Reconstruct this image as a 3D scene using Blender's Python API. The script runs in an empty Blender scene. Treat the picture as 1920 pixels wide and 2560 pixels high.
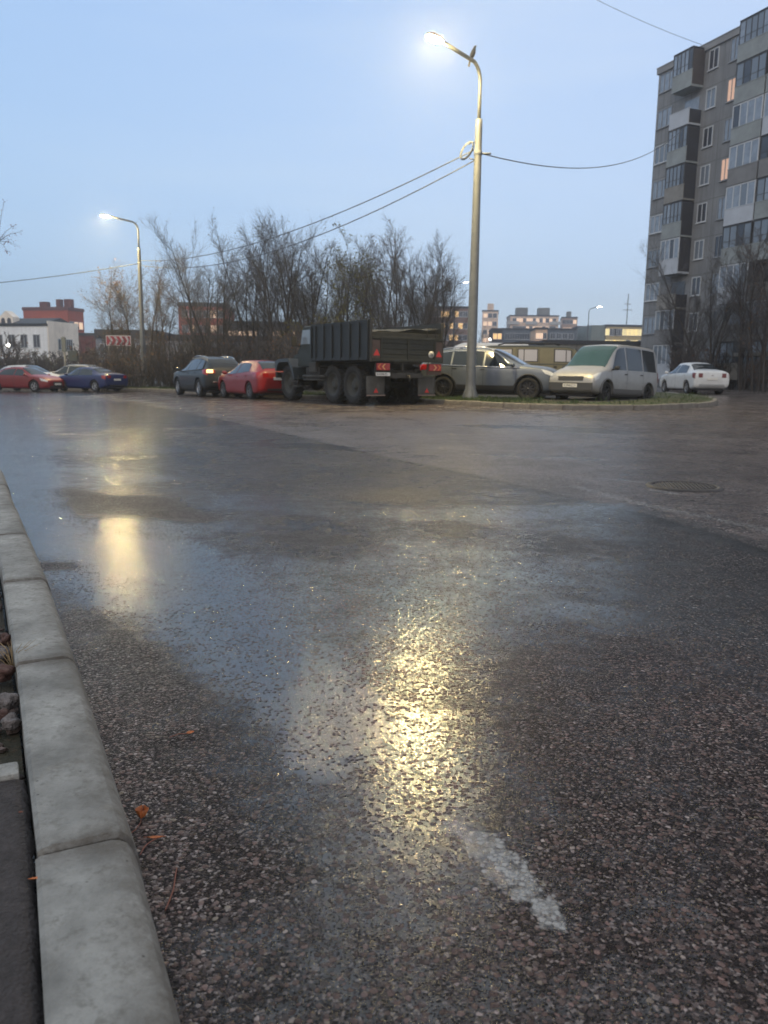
import bpy, bmesh, math, random
import numpy as np
from mathutils import Vector, Matrix, Euler

# ------------------------------------------------------------------ camera, sky, light, exposure
S = bpy.context.scene
COL = S.collection
R = math.radians
CAM_H = 0.95
FPX = 1950.0                      # focal length in pixels of the 1920x2560 photograph
PITCH = math.atan(342.0 / FPX)
ROLL = 0.013
cam_d = bpy.data.cameras.new("camera")
cam = bpy.data.objects.new("camera", cam_d)
COL.objects.link(cam)
cam.location = (0, 0, CAM_H)
CAM_ROT = Euler((math.pi / 2 - PITCH, 0, 0)).to_matrix() @ Matrix.Rotation(ROLL, 3, 'Z')
cam.rotation_euler = CAM_ROT.to_euler()
cam_d.sensor_fit = 'VERTICAL'
cam_d.sensor_height = 36.0
cam_d.lens = FPX / 2560.0 * 36.0
cam_d.clip_start = 0.05
cam_d.clip_end = 6000
cam_d.dof.use_dof = True
cam_d.dof.focus_distance = 2.6
cam_d.dof.aperture_fstop = 6.0
S.camera = cam

SUN_EL, SUN_AZ = R(24.0), R(205)     # low behind the camera, a little to the right
w = bpy.data.worlds.new("World")
S.world = w
w.use_nodes = True
nt = w.node_tree
nt.nodes.clear()
wo = nt.nodes.new('ShaderNodeOutputWorld')
bg = nt.nodes.new('ShaderNodeBackground')
sky = nt.nodes.new('ShaderNodeTexSky')
sky.sky_type = 'NISHITA'
sky.sun_disc = False
sky.sun_elevation = SUN_EL
sky.sun_rotation = SUN_AZ
sky.air_density = 1.0
sky.dust_density = 0.6
sky.ozone_density = 2.5
bg.inputs['Strength'].default_value = 1.0
# dusk sky: Nishita under a colour ramp, its pale zenith added to light the ground
sc_ = nt.nodes.new('ShaderNodeVectorMath'); sc_.operation = 'SCALE'
sc_.inputs['Scale'].default_value = 0.10
nt.links.new(sky.outputs[0], sc_.inputs[0])
geo = nt.nodes.new('ShaderNodeTexCoord')
sep = nt.nodes.new('ShaderNodeSeparateXYZ')
nt.links.new(geo.outputs['Generated'], sep.inputs[0])
ramp = nt.nodes.new('ShaderNodeValToRGB')
els = ramp.color_ramp.elements
els[0].position = 0.0; els[0].color = (0.72, 0.81, 0.92, 1)
els[1].position = 1.0; els[1].color = (0.95, 0.92, 0.90, 1)
e = els.new(0.12); e.color = (0.62, 0.76, 0.98, 1)
e = els.new(0.42); e.color = (0.50, 0.655, 0.95, 1)
e = els.new(0.62); e.color = (0.78, 0.80, 0.85, 1)
nt.links.new(sep.outputs['Z'], ramp.inputs[0])
# brighter and paler toward the right of the street, bluer at its left end
xm = nt.nodes.new('ShaderNodeMapRange')
xm.inputs['From Min'].default_value = -0.5; xm.inputs['From Max'].default_value = 0.5
nt.links.new(sep.outputs['X'], xm.inputs['Value'])
tint = nt.nodes.new('ShaderNodeMix'); tint.data_type = 'RGBA'
tint.inputs[6].default_value = (0.80, 0.93, 1.0, 1)
tint.inputs[7].default_value = (1.08, 1.06, 1.04, 1)
nt.links.new(xm.outputs[0], tint.inputs[0])
mul = nt.nodes.new('ShaderNodeMix'); mul.data_type = 'RGBA'; mul.blend_type = 'MULTIPLY'
mul.inputs[0].default_value = 1.0
# thin high cloud drawn out across the sky
cm = nt.nodes.new('ShaderNodeMapping'); cm.inputs['Scale'].default_value = (0.9, 0.9, 5.5); cm.inputs['Rotation'].default_value = (0, R(-11), 0)
nt.links.new(geo.outputs['Generated'], cm.inputs[0])
cn = nt.nodes.new('ShaderNodeTexNoise'); cn.inputs['Scale'].default_value = 1.6; cn.inputs['Detail'].default_value = 5; cn.inputs['Roughness'].default_value = 0.55
nt.links.new(cm.outputs[0], cn.inputs['Vector'])
cr = nt.nodes.new('ShaderNodeMapRange'); cr.inputs['From Min'].default_value = 0.48; cr.inputs['From Max'].default_value = 0.78; cr.inputs['To Max'].default_value = 0.42
nt.links.new(cn.outputs['Fac'], cr.inputs['Value'])
cx = nt.nodes.new('ShaderNodeMix'); cx.data_type = 'RGBA'; cx.inputs[7].default_value = (0.78, 0.86, 0.98, 1)
nt.links.new(cr.outputs[0], cx.inputs[0]); nt.links.new(ramp.outputs[0], cx.inputs[6])
nt.links.new(cx.outputs[2], mul.inputs[6]); nt.links.new(tint.outputs[2], mul.inputs[7])
mx = nt.nodes.new('ShaderNodeMix'); mx.data_type = 'RGBA'
mx.inputs[0].default_value = 0.80
nt.links.new(sc_.outputs[0], mx.inputs[6]); nt.links.new(mul.outputs[2], mx.inputs[7])
# a soft warm fill added to the low sky behind the camera
ym = nt.nodes.new('ShaderNodeMapRange'); ym.interpolation_type = 'SMOOTHSTEP'
ym.inputs['From Min'].default_value = 0.25; ym.inputs['From Max'].default_value = -0.55
nt.links.new(sep.outputs['Y'], ym.inputs['Value'])
gl = nt.nodes.new('ShaderNodeMix'); gl.data_type = 'RGBA'
gl.inputs[7].default_value = (0.66, 0.62, 0.60, 1)
zm = nt.nodes.new('ShaderNodeMapRange'); zm.inputs['From Min'].default_value = 0.75; zm.inputs['From Max'].default_value = 0.35
nt.links.new(sep.outputs['Z'], zm.inputs['Value'])
yz = nt.nodes.new('ShaderNodeMath'); yz.operation = 'MULTIPLY'
nt.links.new(ym.outputs[0], yz.inputs[0]); nt.links.new(zm.outputs[0], yz.inputs[1])
nt.links.new(yz.outputs[0], gl.inputs[0]); nt.links.new(mx.outputs[2], gl.inputs[6])
nt.links.new(gl.outputs[2], bg.inputs['Color'])
nt.links.new(bg.outputs[0], wo.inputs[0])

sun_d = bpy.data.lights.new("sun", 'SUN')
sun_d.energy = 0.5
sun_d.angle = R(20)
sun_d.color = (1.0, 0.88, 0.76)
sun = bpy.data.objects.new("sun", sun_d)
COL.objects.link(sun)
sd = Vector((math.sin(SUN_AZ) * math.cos(SUN_EL), math.cos(SUN_AZ) * math.cos(SUN_EL), math.sin(SUN_EL)))
sun.rotation_euler = (-sd).to_track_quat('-Z', 'Y').to_euler()

S.view_settings.view_transform = 'Standard'
S.view_settings.look = 'None'
S.view_settings.exposure = 0.2
S.view_settings.gamma = 1.0
S.cycles.use_denoising = True
S.cycles.denoiser = 'OPENIMAGEDENOISE'
S.cycles.max_bounces = 6
S.cycles.diffuse_bounces = 2
S.cycles.glossy_bounces = 3
S.cycles.transmission_bounces = 3
S.cycles.transparent_max_bounces = 8
S.cycles.sample_clamp_indirect = 6
S.cycles.caustics_reflective = False
S.cycles.caustics_refractive = False

# ------------------------------------------------------------------ helpers
def smooth(a, b, v):
    t = np.clip((v - a) / (b - a), 0, 1)
    return t * t * (3 - 2 * t)

def gz(x, y):
    """height of the road: nearly level, banked a little at the far end"""
    return 0.013 * np.clip(x, -28, 20) * smooth(8, 30, y)

def ray(px, py):
    d = CAM_ROT @ Vector(((px - 960) / FPX, (1280 - py) / FPX, -1.0))
    return d

def project(p):
    v = CAM_ROT.transposed() @ (Vector(p) - Vector((0, 0, CAM_H)))
    return 960 + FPX * v.x / -v.z, 1280 - FPX * v.y / -v.z

def at_g(px, py, dz=0.0):
    d = ray(px, py)
    z = dz
    for _ in range(12):
        t = (z - CAM_H) / d.z
        x, y = d.x * t, d.y * t
        z = float(gz(x, y)) + dz
    return Vector((x, y, z))

def at_y(px, py, Y):
    d = ray(px, py)
    t = Y / d.y
    return Vector((d.x * t, Y, CAM_H + d.z * t))

def on_ground(px, Y, dz=0.0):
    """ground point at distance Y that shows in image column px"""
    x = (px - 960) / FPX * Y
    for _ in range(20):
        z = float(gz(x, Y)) + dz
        q = project((x, Y, z))[0]
        x += (px - q) / FPX * Y
    return Vector((x, Y, float(gz(x, Y)) + dz))

class MB:
    def __init__(s):
        s.v = []; s.f = []; s.sm = []
    def add(s, vs, fs, sm=False):
        o = len(s.v)
        s.v.extend([tuple(p) for p in vs])
        s.f.extend([tuple(i + o for i in f) for f in fs])
        s.sm.extend([sm] * len(fs))
        return s
    def box(s, a, b, M=None, bev=0.0):
        x0, y0, z0 = a; x1, y1, z1 = b
        if x0 > x1: x0, x1 = x1, x0
        if y0 > y1: y0, y1 = y1, y0
        if z0 > z1: z0, z1 = z1, z0
        if bev > 0:
            bm = bmesh.new()
            bmesh.ops.create_cube(bm, size=1.0)
            for v in bm.verts:
                v.co = Vector(((x0 + x1) / 2 + v.co.x * (x1 - x0), (y0 + y1) / 2 + v.co.y * (y1 - y0), (z0 + z1) / 2 + v.co.z * (z1 - z0)))
            bev = min(bev, (x1 - x0) * .45, (y1 - y0) * .45, (z1 - z0) * .45)
            bmesh.ops.bevel(bm, geom=bm.edges[:], offset=bev, segments=2, affect='EDGES', profile=0.6)
            bm.verts.index_update()
            vs = [v.co.copy() for v in bm.verts]
            fs = [[v.index for v in f.verts] for f in bm.faces]
            bm.free()
            sm = False
        else:
            vs = [Vector(p) for p in ((x0,y0,z0),(x1,y0,z0),(x1,y1,z0),(x0,y1,z0),(x0,y0,z1),(x1,y0,z1),(x1,y1,z1),(x0,y1,z1))]
            fs = [(0,3,2,1),(4,5,6,7),(0,1,5,4),(1,2,6,5),(2,3,7,6),(3,0,4,7)]
            sm = False
        if M is not None: vs = [M @ p for p in vs]
        return s.add(vs, fs, sm)
    def tube(s, pts, rad, n=8, sm=True, caps=True):
        pts = [Vector(p) for p in pts]
        if not hasattr(rad, '__len__'): rad = [rad] * len(pts)
        vs = []; prev = None
        for i, p in enumerate(pts):
            if i == 0: t = pts[1] - pts[0]
            elif i == len(pts) - 1: t = pts[-1] - pts[-2]
            else: t = pts[i + 1] - pts[i - 1]
            t = t.normalized() if t.length > 1e-9 else Vector((0, 0, 1))
            if prev is None:
                u = t.orthogonal().normalized()
            else:
                u = prev - t * prev.dot(t)
                u = u.normalized() if u.length > 1e-6 else t.orthogonal().normalized()
            prev = u
            w_ = t.cross(u)
            for k in range(n):
                a = 2 * math.pi * k / n
                vs.append(p + (u * math.cos(a) + w_ * math.sin(a)) * rad[i])
        fs = []
        for i in range(len(pts) - 1):
            for k in range(n):
                k2 = (k + 1) % n
                fs.append((i * n + k, i * n + k2, (i + 1) * n + k2, (i + 1) * n + k))
        s.add(vs, fs, sm)
        if caps:
            o = len(s.v) - len(vs)
            s.f.append(tuple(o + k for k in reversed(range(n)))); s.sm.append(False)
            s.f.append(tuple(o + (len(pts) - 1) * n + k for k in range(n))); s.sm.append(False)
        return s
    def lathe(s, prof, n=24, M=None, sm=True):
        """profile of (radius, height) turned round local Z"""
        vs = []; fs = []
        for r, z in prof:
            for k in range(n):
                a = 2 * math.pi * k / n
                p = Vector((r * math.cos(a), r * math.sin(a), z))
                vs.append(M @ p if M is not None else p)
        for i in range(len(prof) - 1):
            for k in range(n):
                k2 = (k + 1) % n
                fs.append((i * n + k, i * n + k2, (i + 1) * n + k2, (i + 1) * n + k))
        return s.add(vs, fs, sm)
    def prism(s, poly, d, M=None):
        """polygon in local XY extruded by d along local Z"""
        n = len(poly)
        vs = [Vector((x, y, 0)) for x, y in poly] + [Vector((x, y, d)) for x, y in poly]
        if M is not None: vs = [M @ p for p in vs]
        fs = [tuple(reversed(range(n))), tuple(range(n, 2 * n))]
        for k in range(n):
            k2 = (k + 1) % n
            fs.append((k, k2, n + k2, n + k))
        return s.add(vs, fs)
    def blob(s, c, r, seed=0, amp=0.25, n=2, M=None):
        bm = bmesh.new()
        bmesh.ops.create_icosphere(bm, subdivisions=n, radius=1.0)
        rng = random.Random(seed)
        ph = [Vector((rng.uniform(-3, 3), rng.uniform(-3, 3), rng.uniform(-3, 3))) for _ in range(4)]
        vs = []
        for v in bm.verts:
            k = 1 + amp * sum(math.sin(v.co.dot(q) * 1.6 + i) for i, q in enumerate(ph)) / 2
            vs.append(Vector((c[0] + v.co.x * r[0] * k, c[1] + v.co.y * r[1] * k, c[2] + v.co.z * r[2] * k)))
        bm.verts.index_update()
        fs = [[v.index for v in f.verts] for f in bm.faces]
        bm.free()
        return s.add(vs, fs, False)
    def build(s, name, mat=None, parent=None, fix=True):
        me = bpy.data.meshes.new(name)
        me.from_pydata(s.v, [], s.f)
        me.polygons.foreach_set('use_smooth', s.sm)
        if fix and len(s.f) < 60000:
            bm = bmesh.new(); bm.from_mesh(me)
            bmesh.ops.recalc_face_normals(bm, faces=bm.faces[:])
            bm.to_mesh(me); bm.free()
        me.update()
        if mat: me.materials.append(mat)
        o = bpy.data.objects.new(name, me)
        COL.objects.link(o)
        if parent is not None: o.parent = parent
        return o

def tag(o, label=None, cat=None, group=None, kind=None):
    if label: o['label'] = label
    if cat: o['category'] = cat
    if group: o['group'] = group
    if kind: o['kind'] = kind
    return o

def thing(name, label, cat, loc=(0, 0, 0), rz=0.0, group=None):
    o = bpy.data.objects.new(name, None)
    COL.objects.link(o)
    o.empty_display_size = 0.2
    o.location = loc
    o.rotation_euler = (0, 0, rz)
    return tag(o, label, cat, group)

def copy_tree(o, parent=None):
    c = o.copy(); COL.objects.link(c)
    if parent is not None: c.parent = parent
    for ch in list(o.children): copy_tree(ch, c)
    return c

# ------------------------------------------------------------------ materials
MATS = {}
def mat(name, col, rough=0.6, metal=0.0, coat=0.0, spec=0.5, emit=None, emit_s=0.0, var=0.0, scale=8.0, bump=0.0, bscale=None):
    if name in MATS: return MATS[name]
    m = bpy.data.materials.new(name); m.use_nodes = True
    n = m.node_tree; b = n.nodes['Principled BSDF']
    b.inputs['Roughness'].default_value = rough
    b.inputs['Metallic'].default_value = metal
    b.inputs['Specular IOR Level'].default_value = spec
    b.inputs['Coat Weight'].default_value = coat
    b.inputs['Coat Roughness'].default_value = 0.08
    c4 = (col[0], col[1], col[2], 1)
    b.inputs['Base Color'].default_value = c4
    if var > 0 or bump > 0:
        tc = n.nodes.new('ShaderNodeTexCoord')
        nz = n.nodes.new('ShaderNodeTexNoise'); nz.inputs['Scale'].default_value = scale
        nz.inputs['Detail'].default_value = 6; nz.inputs['Roughness'].default_value = 0.65
        n.links.new(tc.outputs['Object'], nz.inputs['Vector'])
        if var > 0:
            mr = n.nodes.new('ShaderNodeMapRange')
            mr.inputs['From Min'].default_value = 0.3; mr.inputs['From Max'].default_value = 0.7
            mr.inputs['To Min'].default_value = 1 - var; mr.inputs['To Max'].default_value = 1 + var
            n.links.new(nz.outputs['Fac'], mr.inputs['Value'])
            ml = n.nodes.new('ShaderNodeVectorMath'); ml.operation = 'SCALE'
            ml.inputs[0].default_value = col[:3]
            n.links.new(mr.outputs[0], ml.inputs['Scale'])
            n.links.new(ml.outputs[0], b.inputs['Base Color'])
        if bump > 0:
            nz2 = nz
            if bscale:
                nz2 = n.nodes.new('ShaderNodeTexNoise'); nz2.inputs['Scale'].default_value = bscale
                nz2.inputs['Detail'].default_value = 5
                n.links.new(tc.outputs['Object'], nz2.inputs['Vector'])
            bp = n.nodes.new('ShaderNodeBump'); bp.inputs['Strength'].default_value = bump
            bp.inputs['Distance'].default_value = 0.02
            n.links.new(nz2.outputs['Fac'], bp.inputs['Height'])
            n.links.new(bp.outputs[0], b.inputs['Normal'])
    if emit:
        b.inputs['Emission Color'].default_value = (emit[0], emit[1], emit[2], 1)
        b.inputs['Emission Strength'].default_value = emit_s
    MATS[name] = m
    return m

class NT:
    """small helper for longer node graphs"""
    def __init__(s, m):
        s.n = m.node_tree.nodes; s.l = m.node_tree.links
    def new(s, t, **kw):
        nd = s.n.new(t)
        for k, v in kw.items():
            if k.startswith('i_'):
                key = k[2:].replace('_', ' ')
                nd.inputs[int(key) if key.isdigit() else key].default_value = v
            else: setattr(nd, k, v)
        return nd
    def link(s, a, b): s.l.new(a, b)
    def math(s, op, a, b=None, c=None, clamp=False):
        nd = s.n.new('ShaderNodeMath'); nd.operation = op; nd.use_clamp = clamp
        for i, x in enumerate((a, b, c)):
            if x is None: continue
            if isinstance(x, (int, float)): nd.inputs[i].default_value = x
            else: s.l.new(x, nd.inputs[i])
        return nd.outputs[0]
    def mapr(s, v, a, b, c=0.0, d=1.0, smooth=False):
        nd = s.n.new('ShaderNodeMapRange')
        if smooth: nd.interpolation_type = 'SMOOTHSTEP'
        for i, x in enumerate((a, b, c, d)):
            if isinstance(x, (int, float)): nd.inputs[i + 1].default_value = x
            else: s.l.new(x, nd.inputs[i + 1])
        s.l.new(v, nd.inputs[0])
        return nd.outputs[0]
    def mix(s, f, a, b, mode='MIX'):
        nd = s.n.new('ShaderNodeMix'); nd.data_type = 'RGBA'; nd.blend_type = mode
        for i, x in ((0, f), (6, a), (7, b)):
            if isinstance(x, (int, float)): nd.inputs[i].default_value = x
            elif isinstance(x, tuple): nd.inputs[i].default_value = (*x[:3], 1)
            else: s.l.new(x, nd.inputs[i])
        return nd.outputs[2]
    def mixf(s, f, a, b):
        nd = s.n.new('ShaderNodeMix'); nd.data_type = 'FLOAT'
        for i, x in ((0, f), (2, a), (3, b)):
            if isinstance(x, (int, float)): nd.inputs[i].default_value = x
            else: s.l.new(x, nd.inputs[i])
        return nd.outputs[0]
    def noise(s, vec, scale, detail=4, rough=0.55, out='Fac'):
        nd = s.n.new('ShaderNodeTexNoise'); nd.inputs['Scale'].default_value = scale
        nd.inputs['Detail'].default_value = detail; nd.inputs['Roughness'].default_value = rough
        s.l.new(vec, nd.inputs['Vector'])
        return nd.outputs[out]
    def voro(s, vec, scale, feature='F1'):
        nd = s.n.new('ShaderNodeTexVoronoi'); nd.feature = feature
        nd.inputs['Scale'].default_value = scale
        s.l.new(vec, nd.inputs['Vector'])
        return nd
    def ramp(s, v, stops):
        nd = s.n.new('ShaderNodeValToRGB'); e = nd.color_ramp.elements
        while len(e) < len(stops): e.new(0.5)
        for i, (p, c) in enumerate(stops):
            e[i].position = p; e[i].color = (*c, 1)
        s.l.new(v, nd.inputs[0])
        return nd.outputs[0]

def asphalt_material(name, wet_attr=True):
    m = bpy.data.materials.new(name); m.use_nodes = True
    g = NT(m); b = m.node_tree.nodes['Principled BSDF']
    tc = g.new('ShaderNodeTexCoord')
    P = tc.outputs['Object']
    # stones of the wearing course
    dn = g.noise(P, 60, 2, out='Color')
    dist = g.new('ShaderNodeVectorMath', operation='MULTIPLY_ADD')
    g.link(dn, dist.inputs[0]); dist.inputs[1].default_value = (0.008, 0.008, 0.008); g.link(P, dist.inputs[2])
    v1 = g.voro(dist.outputs[0], 75); v2 = g.voro(dist.outputs[0], 190)
    sep1 = g.new('ShaderNodeSeparateColor'); g.link(v1.outputs['Color'], sep1.inputs[0])
    sep2 = g.new('ShaderNodeSeparateColor'); g.link(v2.outputs['Color'], sep2.inputs[0])
    rad1 = g.mapr(sep1.outputs[0], 0, 1, 0.30, 0.62)
    dome1 = g.math('SUBTRACT', 1.0, g.math('DIVIDE', v1.outputs['Distance'], rad1), clamp=True)
    dome1 = g.math('POWER', dome1, 0.5)
    pat = g.mapr(g.noise(P, 5.5, 5, 0.65), 0.36, 0.64, 0.08, 0.72)
    pres1 = g.mapr(g.math('SUBTRACT', sep1.outputs[1], pat), 0.0, 0.06)
    st1 = g.math('MULTIPLY', dome1, pres1)
    dome2 = g.mapr(v2.outputs['Distance'], 0.1, 0.55, 1, 0)
    macro = g.noise(P, 9, 4)
    big = g.noise(P, 1.1, 4, 0.6)
    h = g.math('ADD', st1, g.math('MULTIPLY', dome2, 0.45))
    h = g.math('ADD', h, g.math('MULTIPLY', macro, 0.7))
    h = g.math('ADD', h, g.math('MULTIPLY', g.noise(P, 420, 2), 0.25))
    # water level
    if wet_attr:
        at = g.new('ShaderNodeAttribute', attribute_name='wet'); wet = at.outputs['Fac']
        tn = g.new('ShaderNodeAttribute', attribute_name='tone').outputs['Fac']
        pt = g.new('ShaderNodeAttribute', attribute_name='paint').outputs['Fac']
    else:
        wet = g.mapr(g.noise(P, 0.35, 3), 0.45, 0.7, -0.8, -0.5); tn = g.mapr(big, 0, 1, -0.2, 0.2); pt = None
    lev = g.math('ADD', wet, g.math('MULTIPLY', g.math('SUBTRACT', g.noise(P, 3.2, 6, 0.66), 0.5), 0.55))
    lev = g.math('ADD', lev, g.math('MULTIPLY', g.math('SUBTRACT', g.noise(P, 0.9, 3, 0.5), 0.5), 0.35))
    lev = g.math('ADD', lev, g.math('MULTIPLY', g.math('SUBTRACT', g.noise(P, 15, 5, 0.7), 0.5), 0.35))
    flood = g.mapr(g.math('SUBTRACT', lev, g.math('MULTIPLY', h, 0.92)), -0.60, -0.08, smooth=True)
    damp = g.mapr(lev, -0.35, 0.50, smooth=True)
    # colour
    stone = g.ramp(sep1.outputs[2], [(0.0, (0.05, 0.040, 0.038)), (0.25, (0.13, 0.098, 0.09)), (0.45, (0.075, 0.072, 0.072)),
                                     (0.65, (0.22, 0.165, 0.155)), (0.82, (0.07, 0.048, 0.046)), (0.93, (0.38, 0.36, 0.355)), (1.0, (0.15, 0.14, 0.10))])
    fine = g.ramp(sep2.outputs[0], [(0.0, (0.008, 0.007, 0.007)), (0.55, (0.022, 0.019, 0.019)), (0.85, (0.07, 0.06, 0.06)), (1.0, (0.22, 0.21, 0.205))])
    m1 = g.mapr(st1, 0.05, 0.45)
    c = g.mix(g.math('MULTIPLY', m1, 0.85), fine, stone)
    tone = g.math('MULTIPLY', g.math('ADD', 1.0, tn), 0.98)
    tone = g.math('MULTIPLY', tone, g.mapr(big, 0.25, 0.75, 0.62, 1.3))
    tone = g.math('MULTIPLY', tone, g.mixf(damp, 1.15, 0.62))
    sc = g.new('ShaderNodeVectorMath', operation='SCALE'); g.link(c, sc.inputs[0]); g.link(tone, sc.inputs['Scale'])
    c = sc.outputs[0]
    if pt is not None:
        rs = g.new('ShaderNodeAttribute', attribute_name='rust').outputs['Fac']
        c = g.mix(rs, c, g.mix(1.0, c, (1.12, 0.98, 0.945), 'MULTIPLY'))
        worn = g.math('ADD', g.math('MULTIPLY', g.noise(P, 34, 6, 0.8), 1.15), g.math('MULTIPLY', st1, 0.22))
        worn = g.mapr(g.math('ADD', worn, g.math('MULTIPLY', pt, 1.0)), 1.42, 1.70)
        c = g.mix(g.math('MULTIPLY', worn, 0.9), c, (0.34, 0.34, 0.335))
    c = g.mix(g.math('MULTIPLY', flood, 0.75), c, (0.012, 0.012, 0.014))
    g.link(c, b.inputs['Base Color'])
    r = g.mixf(damp, 0.38, 0.15)
    r = g.mixf(flood, r, 0.13)
    g.link(r, b.inputs['Roughness'])
    g.link(g.mixf(flood, g.mixf(damp, 1.20, 1.42), 2.0), b.inputs['IOR'])
    bp = g.new('ShaderNodeBump'); bp.inputs['Distance'].default_value = 0.0024
    g.link(g.mixf(flood, 0.95, 0.40), bp.inputs['Strength'])
    g.link(h, bp.inputs['Height'])
    # the wet film on top: a short-tailed glossy lobe over a matt body
    df = g.new('ShaderNodeBsdfDiffuse'); g.link(c, df.inputs['Color']); g.link(bp.outputs[0], df.inputs['Normal'])
    gs = g.new('ShaderNodeBsdfAnisotropic', distribution='BECKMANN'); gs.inputs['Color'].default_value = (1, 0.985, 0.95, 1)
    g.link(r, gs.inputs['Roughness']); g.link(bp.outputs[0], gs.inputs['Normal'])
    fr = g.new('ShaderNodeFresnel'); g.link(g.mixf(flood, g.mixf(damp, 1.20, 1.42), 2.0), fr.inputs['IOR']); g.link(bp.outputs[0], fr.inputs['Normal'])
    fac = g.math('MULTIPLY', fr.outputs[0], g.mixf(flood, g.mixf(damp, 0.30, 0.80), 1.0))
    ms = g.new('ShaderNodeMixShader'); g.link(fac, ms.inputs[0]); g.link(df.outputs[0], ms.inputs[1]); g.link(gs.outputs[0], ms.inputs[2])
    g.link(ms.outputs[0], m.node_tree.nodes['Material Output'].inputs['Surface'])
    m.node_tree.nodes.remove(b)
    return m

def concrete_material(name, base=(0.29, 0.29, 0.275)):
    m = bpy.data.materials.new(name); m.use_nodes = True
    g = NT(m); b = m.node_tree.nodes['Principled BSDF']
    P = g.new('ShaderNodeTexCoord').outputs['Object']
    n1 = g.noise(P, 5, 5, 0.6); n2 = g.noise(P, 34, 6, 0.7); n3 = g.noise(P, 190, 3)
    c = g.mix(g.mapr(n1, 0.33, 0.67), tuple(x * 0.48 for x in base), tuple(x * 1.2 for x in base))
    c = g.mix(g.math('MULTIPLY', g.mapr(g.noise(P, 70, 5, 0.75), 0.48, 0.70), 0.5), c, tuple(x * 0.5 for x in base))
    c = g.mix(g.math('MULTIPLY', g.mapr(n2, 0.53, 0.68), 0.7), c, (0.12, 0.115, 0.10))
    c = g.mix(g.math('MULTIPLY', g.mapr(g.noise(P, 12, 6, 0.7), 0.60, 0.75), 0.5), c, (0.20, 0.17, 0.12))
    v = g.voro(P, 42)
    pit = g.mapr(v.outputs['Distance'], 0.05, 0.13, 1, 0)
    s_ = g.new('ShaderNodeSeparateColor'); g.link(v.outputs['Color'], s_.inputs[0])
    pit = g.math('MULTIPLY', pit, g.mapr(s_.outputs[0], 0.78, 0.80))
    c = g.mix(g.math('MULTIPLY', pit, 0.8), c, (0.05, 0.05, 0.045))
    edge = g.new('ShaderNodeAttribute', attribute_name='dirt').outputs['Fac']
    dm = g.math('MULTIPLY', edge, g.mapr(n2, 0.22, 0.52), clamp=True)
    c = g.mix(g.math('MULTIPLY', dm, 0.85), c, (0.075, 0.062, 0.05))
    g.link(c, b.inputs['Base Color'])
    b.inputs['Roughness'].default_value = 0.78
    bp = g.new('ShaderNodeBump'); bp.inputs['Distance'].default_value = 0.008; bp.inputs['Strength'].default_value = 0.85
    hh = g.math('ADD', g.math('MULTIPLY', n2, 0.7), g.math('MULTIPLY', n3, 0.35))
    hh = g.math('SUBTRACT', hh, g.math('MULTIPLY', pit, 0.5))
    g.link(hh, bp.inputs['Height']); g.link(bp.outputs[0], b.inputs['Normal'])
    return m

def soil_material(name, a=(0.055, 0.045, 0.035), b2=(0.038, 0.036, 0.022), c3=(0.10, 0.065, 0.04)):
    m = bpy.data.materials.new(name); m.use_nodes = True
    g = NT(m); b = m.node_tree.nodes['Principled BSDF']
    P = g.new('ShaderNodeTexCoord').outputs['Object']
    c = g.mix(g.mapr(g.noise(P, 1.4, 5, 0.65), 0.42, 0.6), a, b2)
    c = g.mix(g.math('MULTIPLY', g.mapr(g.noise(P, 26, 5, 0.7), 0.52, 0.66), 0.7), c, c3)
    g.link(c, b.inputs['Base Color']); b.inputs['Roughness'].default_value = 0.9
    bp = g.new('ShaderNodeBump'); bp.inputs['Distance'].default_value = 0.05; bp.inputs['Strength'].default_value = 0.8
    g.link(g.noise(P, 18, 6, 0.7), bp.inputs['Height']); g.link(bp.outputs[0], b.inputs['Normal'])
    return m

def wall_material(name, base, joint=None, jx=3.0, jz=2.8, rough=0.85, streak=0.25, brick=False):
    """plaster, panel or brick wall; joints in local X and Z"""
    m = bpy.data.materials.new(name); m.use_nodes = True
    g = NT(m); b = m.node_tree.nodes['Principled BSDF']
    P = g.new('ShaderNodeTexCoord').outputs['Object']
    sx = g.new('ShaderNodeSeparateXYZ'); g.link(P, sx.inputs[0])
    n1 = g.noise(P, 0.5, 5, 0.6)
    mp = g.new('ShaderNodeMapping'); mp.inputs['Scale'].default_value = (2.2, 2.2, 0.18); g.link(P, mp.inputs[0])
    n2 = g.noise(mp.outputs[0], 1.5, 5, 0.6)
    f = g.math('ADD', g.mapr(n1, 0.3, 0.7, 1 - streak * 0.5, 1 + streak * 0.5), g.mapr(n2, 0.35, 0.7, streak * 0.5, -streak * 0.5))
    s_ = g.new('ShaderNodeVectorMath', operation='SCALE'); s_.inputs[0].default_value = base; g.link(f, s_.inputs['Scale'])
    c = s_.outputs[0]
    if joint:
        fx = g.math('ABSOLUTE', g.math('SUBTRACT', g.math('FRACT', g.math('DIVIDE', g.math('ADD', sx.outputs['X'], 300.0), jx)), 0.5))
        fz = g.math('ABSOLUTE', g.math('SUBTRACT', g.math('FRACT', g.math('DIVIDE', g.math('ADD', sx.outputs['Z'], 280.0), jz)), 0.5))
        jl = g.math('MAXIMUM', g.mapr(fx, 0.5 - 0.035 / jx, 0.5 - 0.02 / jx), g.mapr(fz, 0.5 - 0.035 / jz, 0.5 - 0.02 / jz))
        c = g.mix(g.math('MULTIPLY', jl, 0.7), c, joint)
    if brick:
        c = g.mix(g.math('MULTIPLY', g.mapr(g.noise(P, 7, 4, 0.8), 0.4, 0.7), 0.25), c, tuple(x * 0.6 for x in base))
    g.link(c, b.inputs['Base Color']); b.inputs['Roughness'].default_value = rough
    return m

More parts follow.
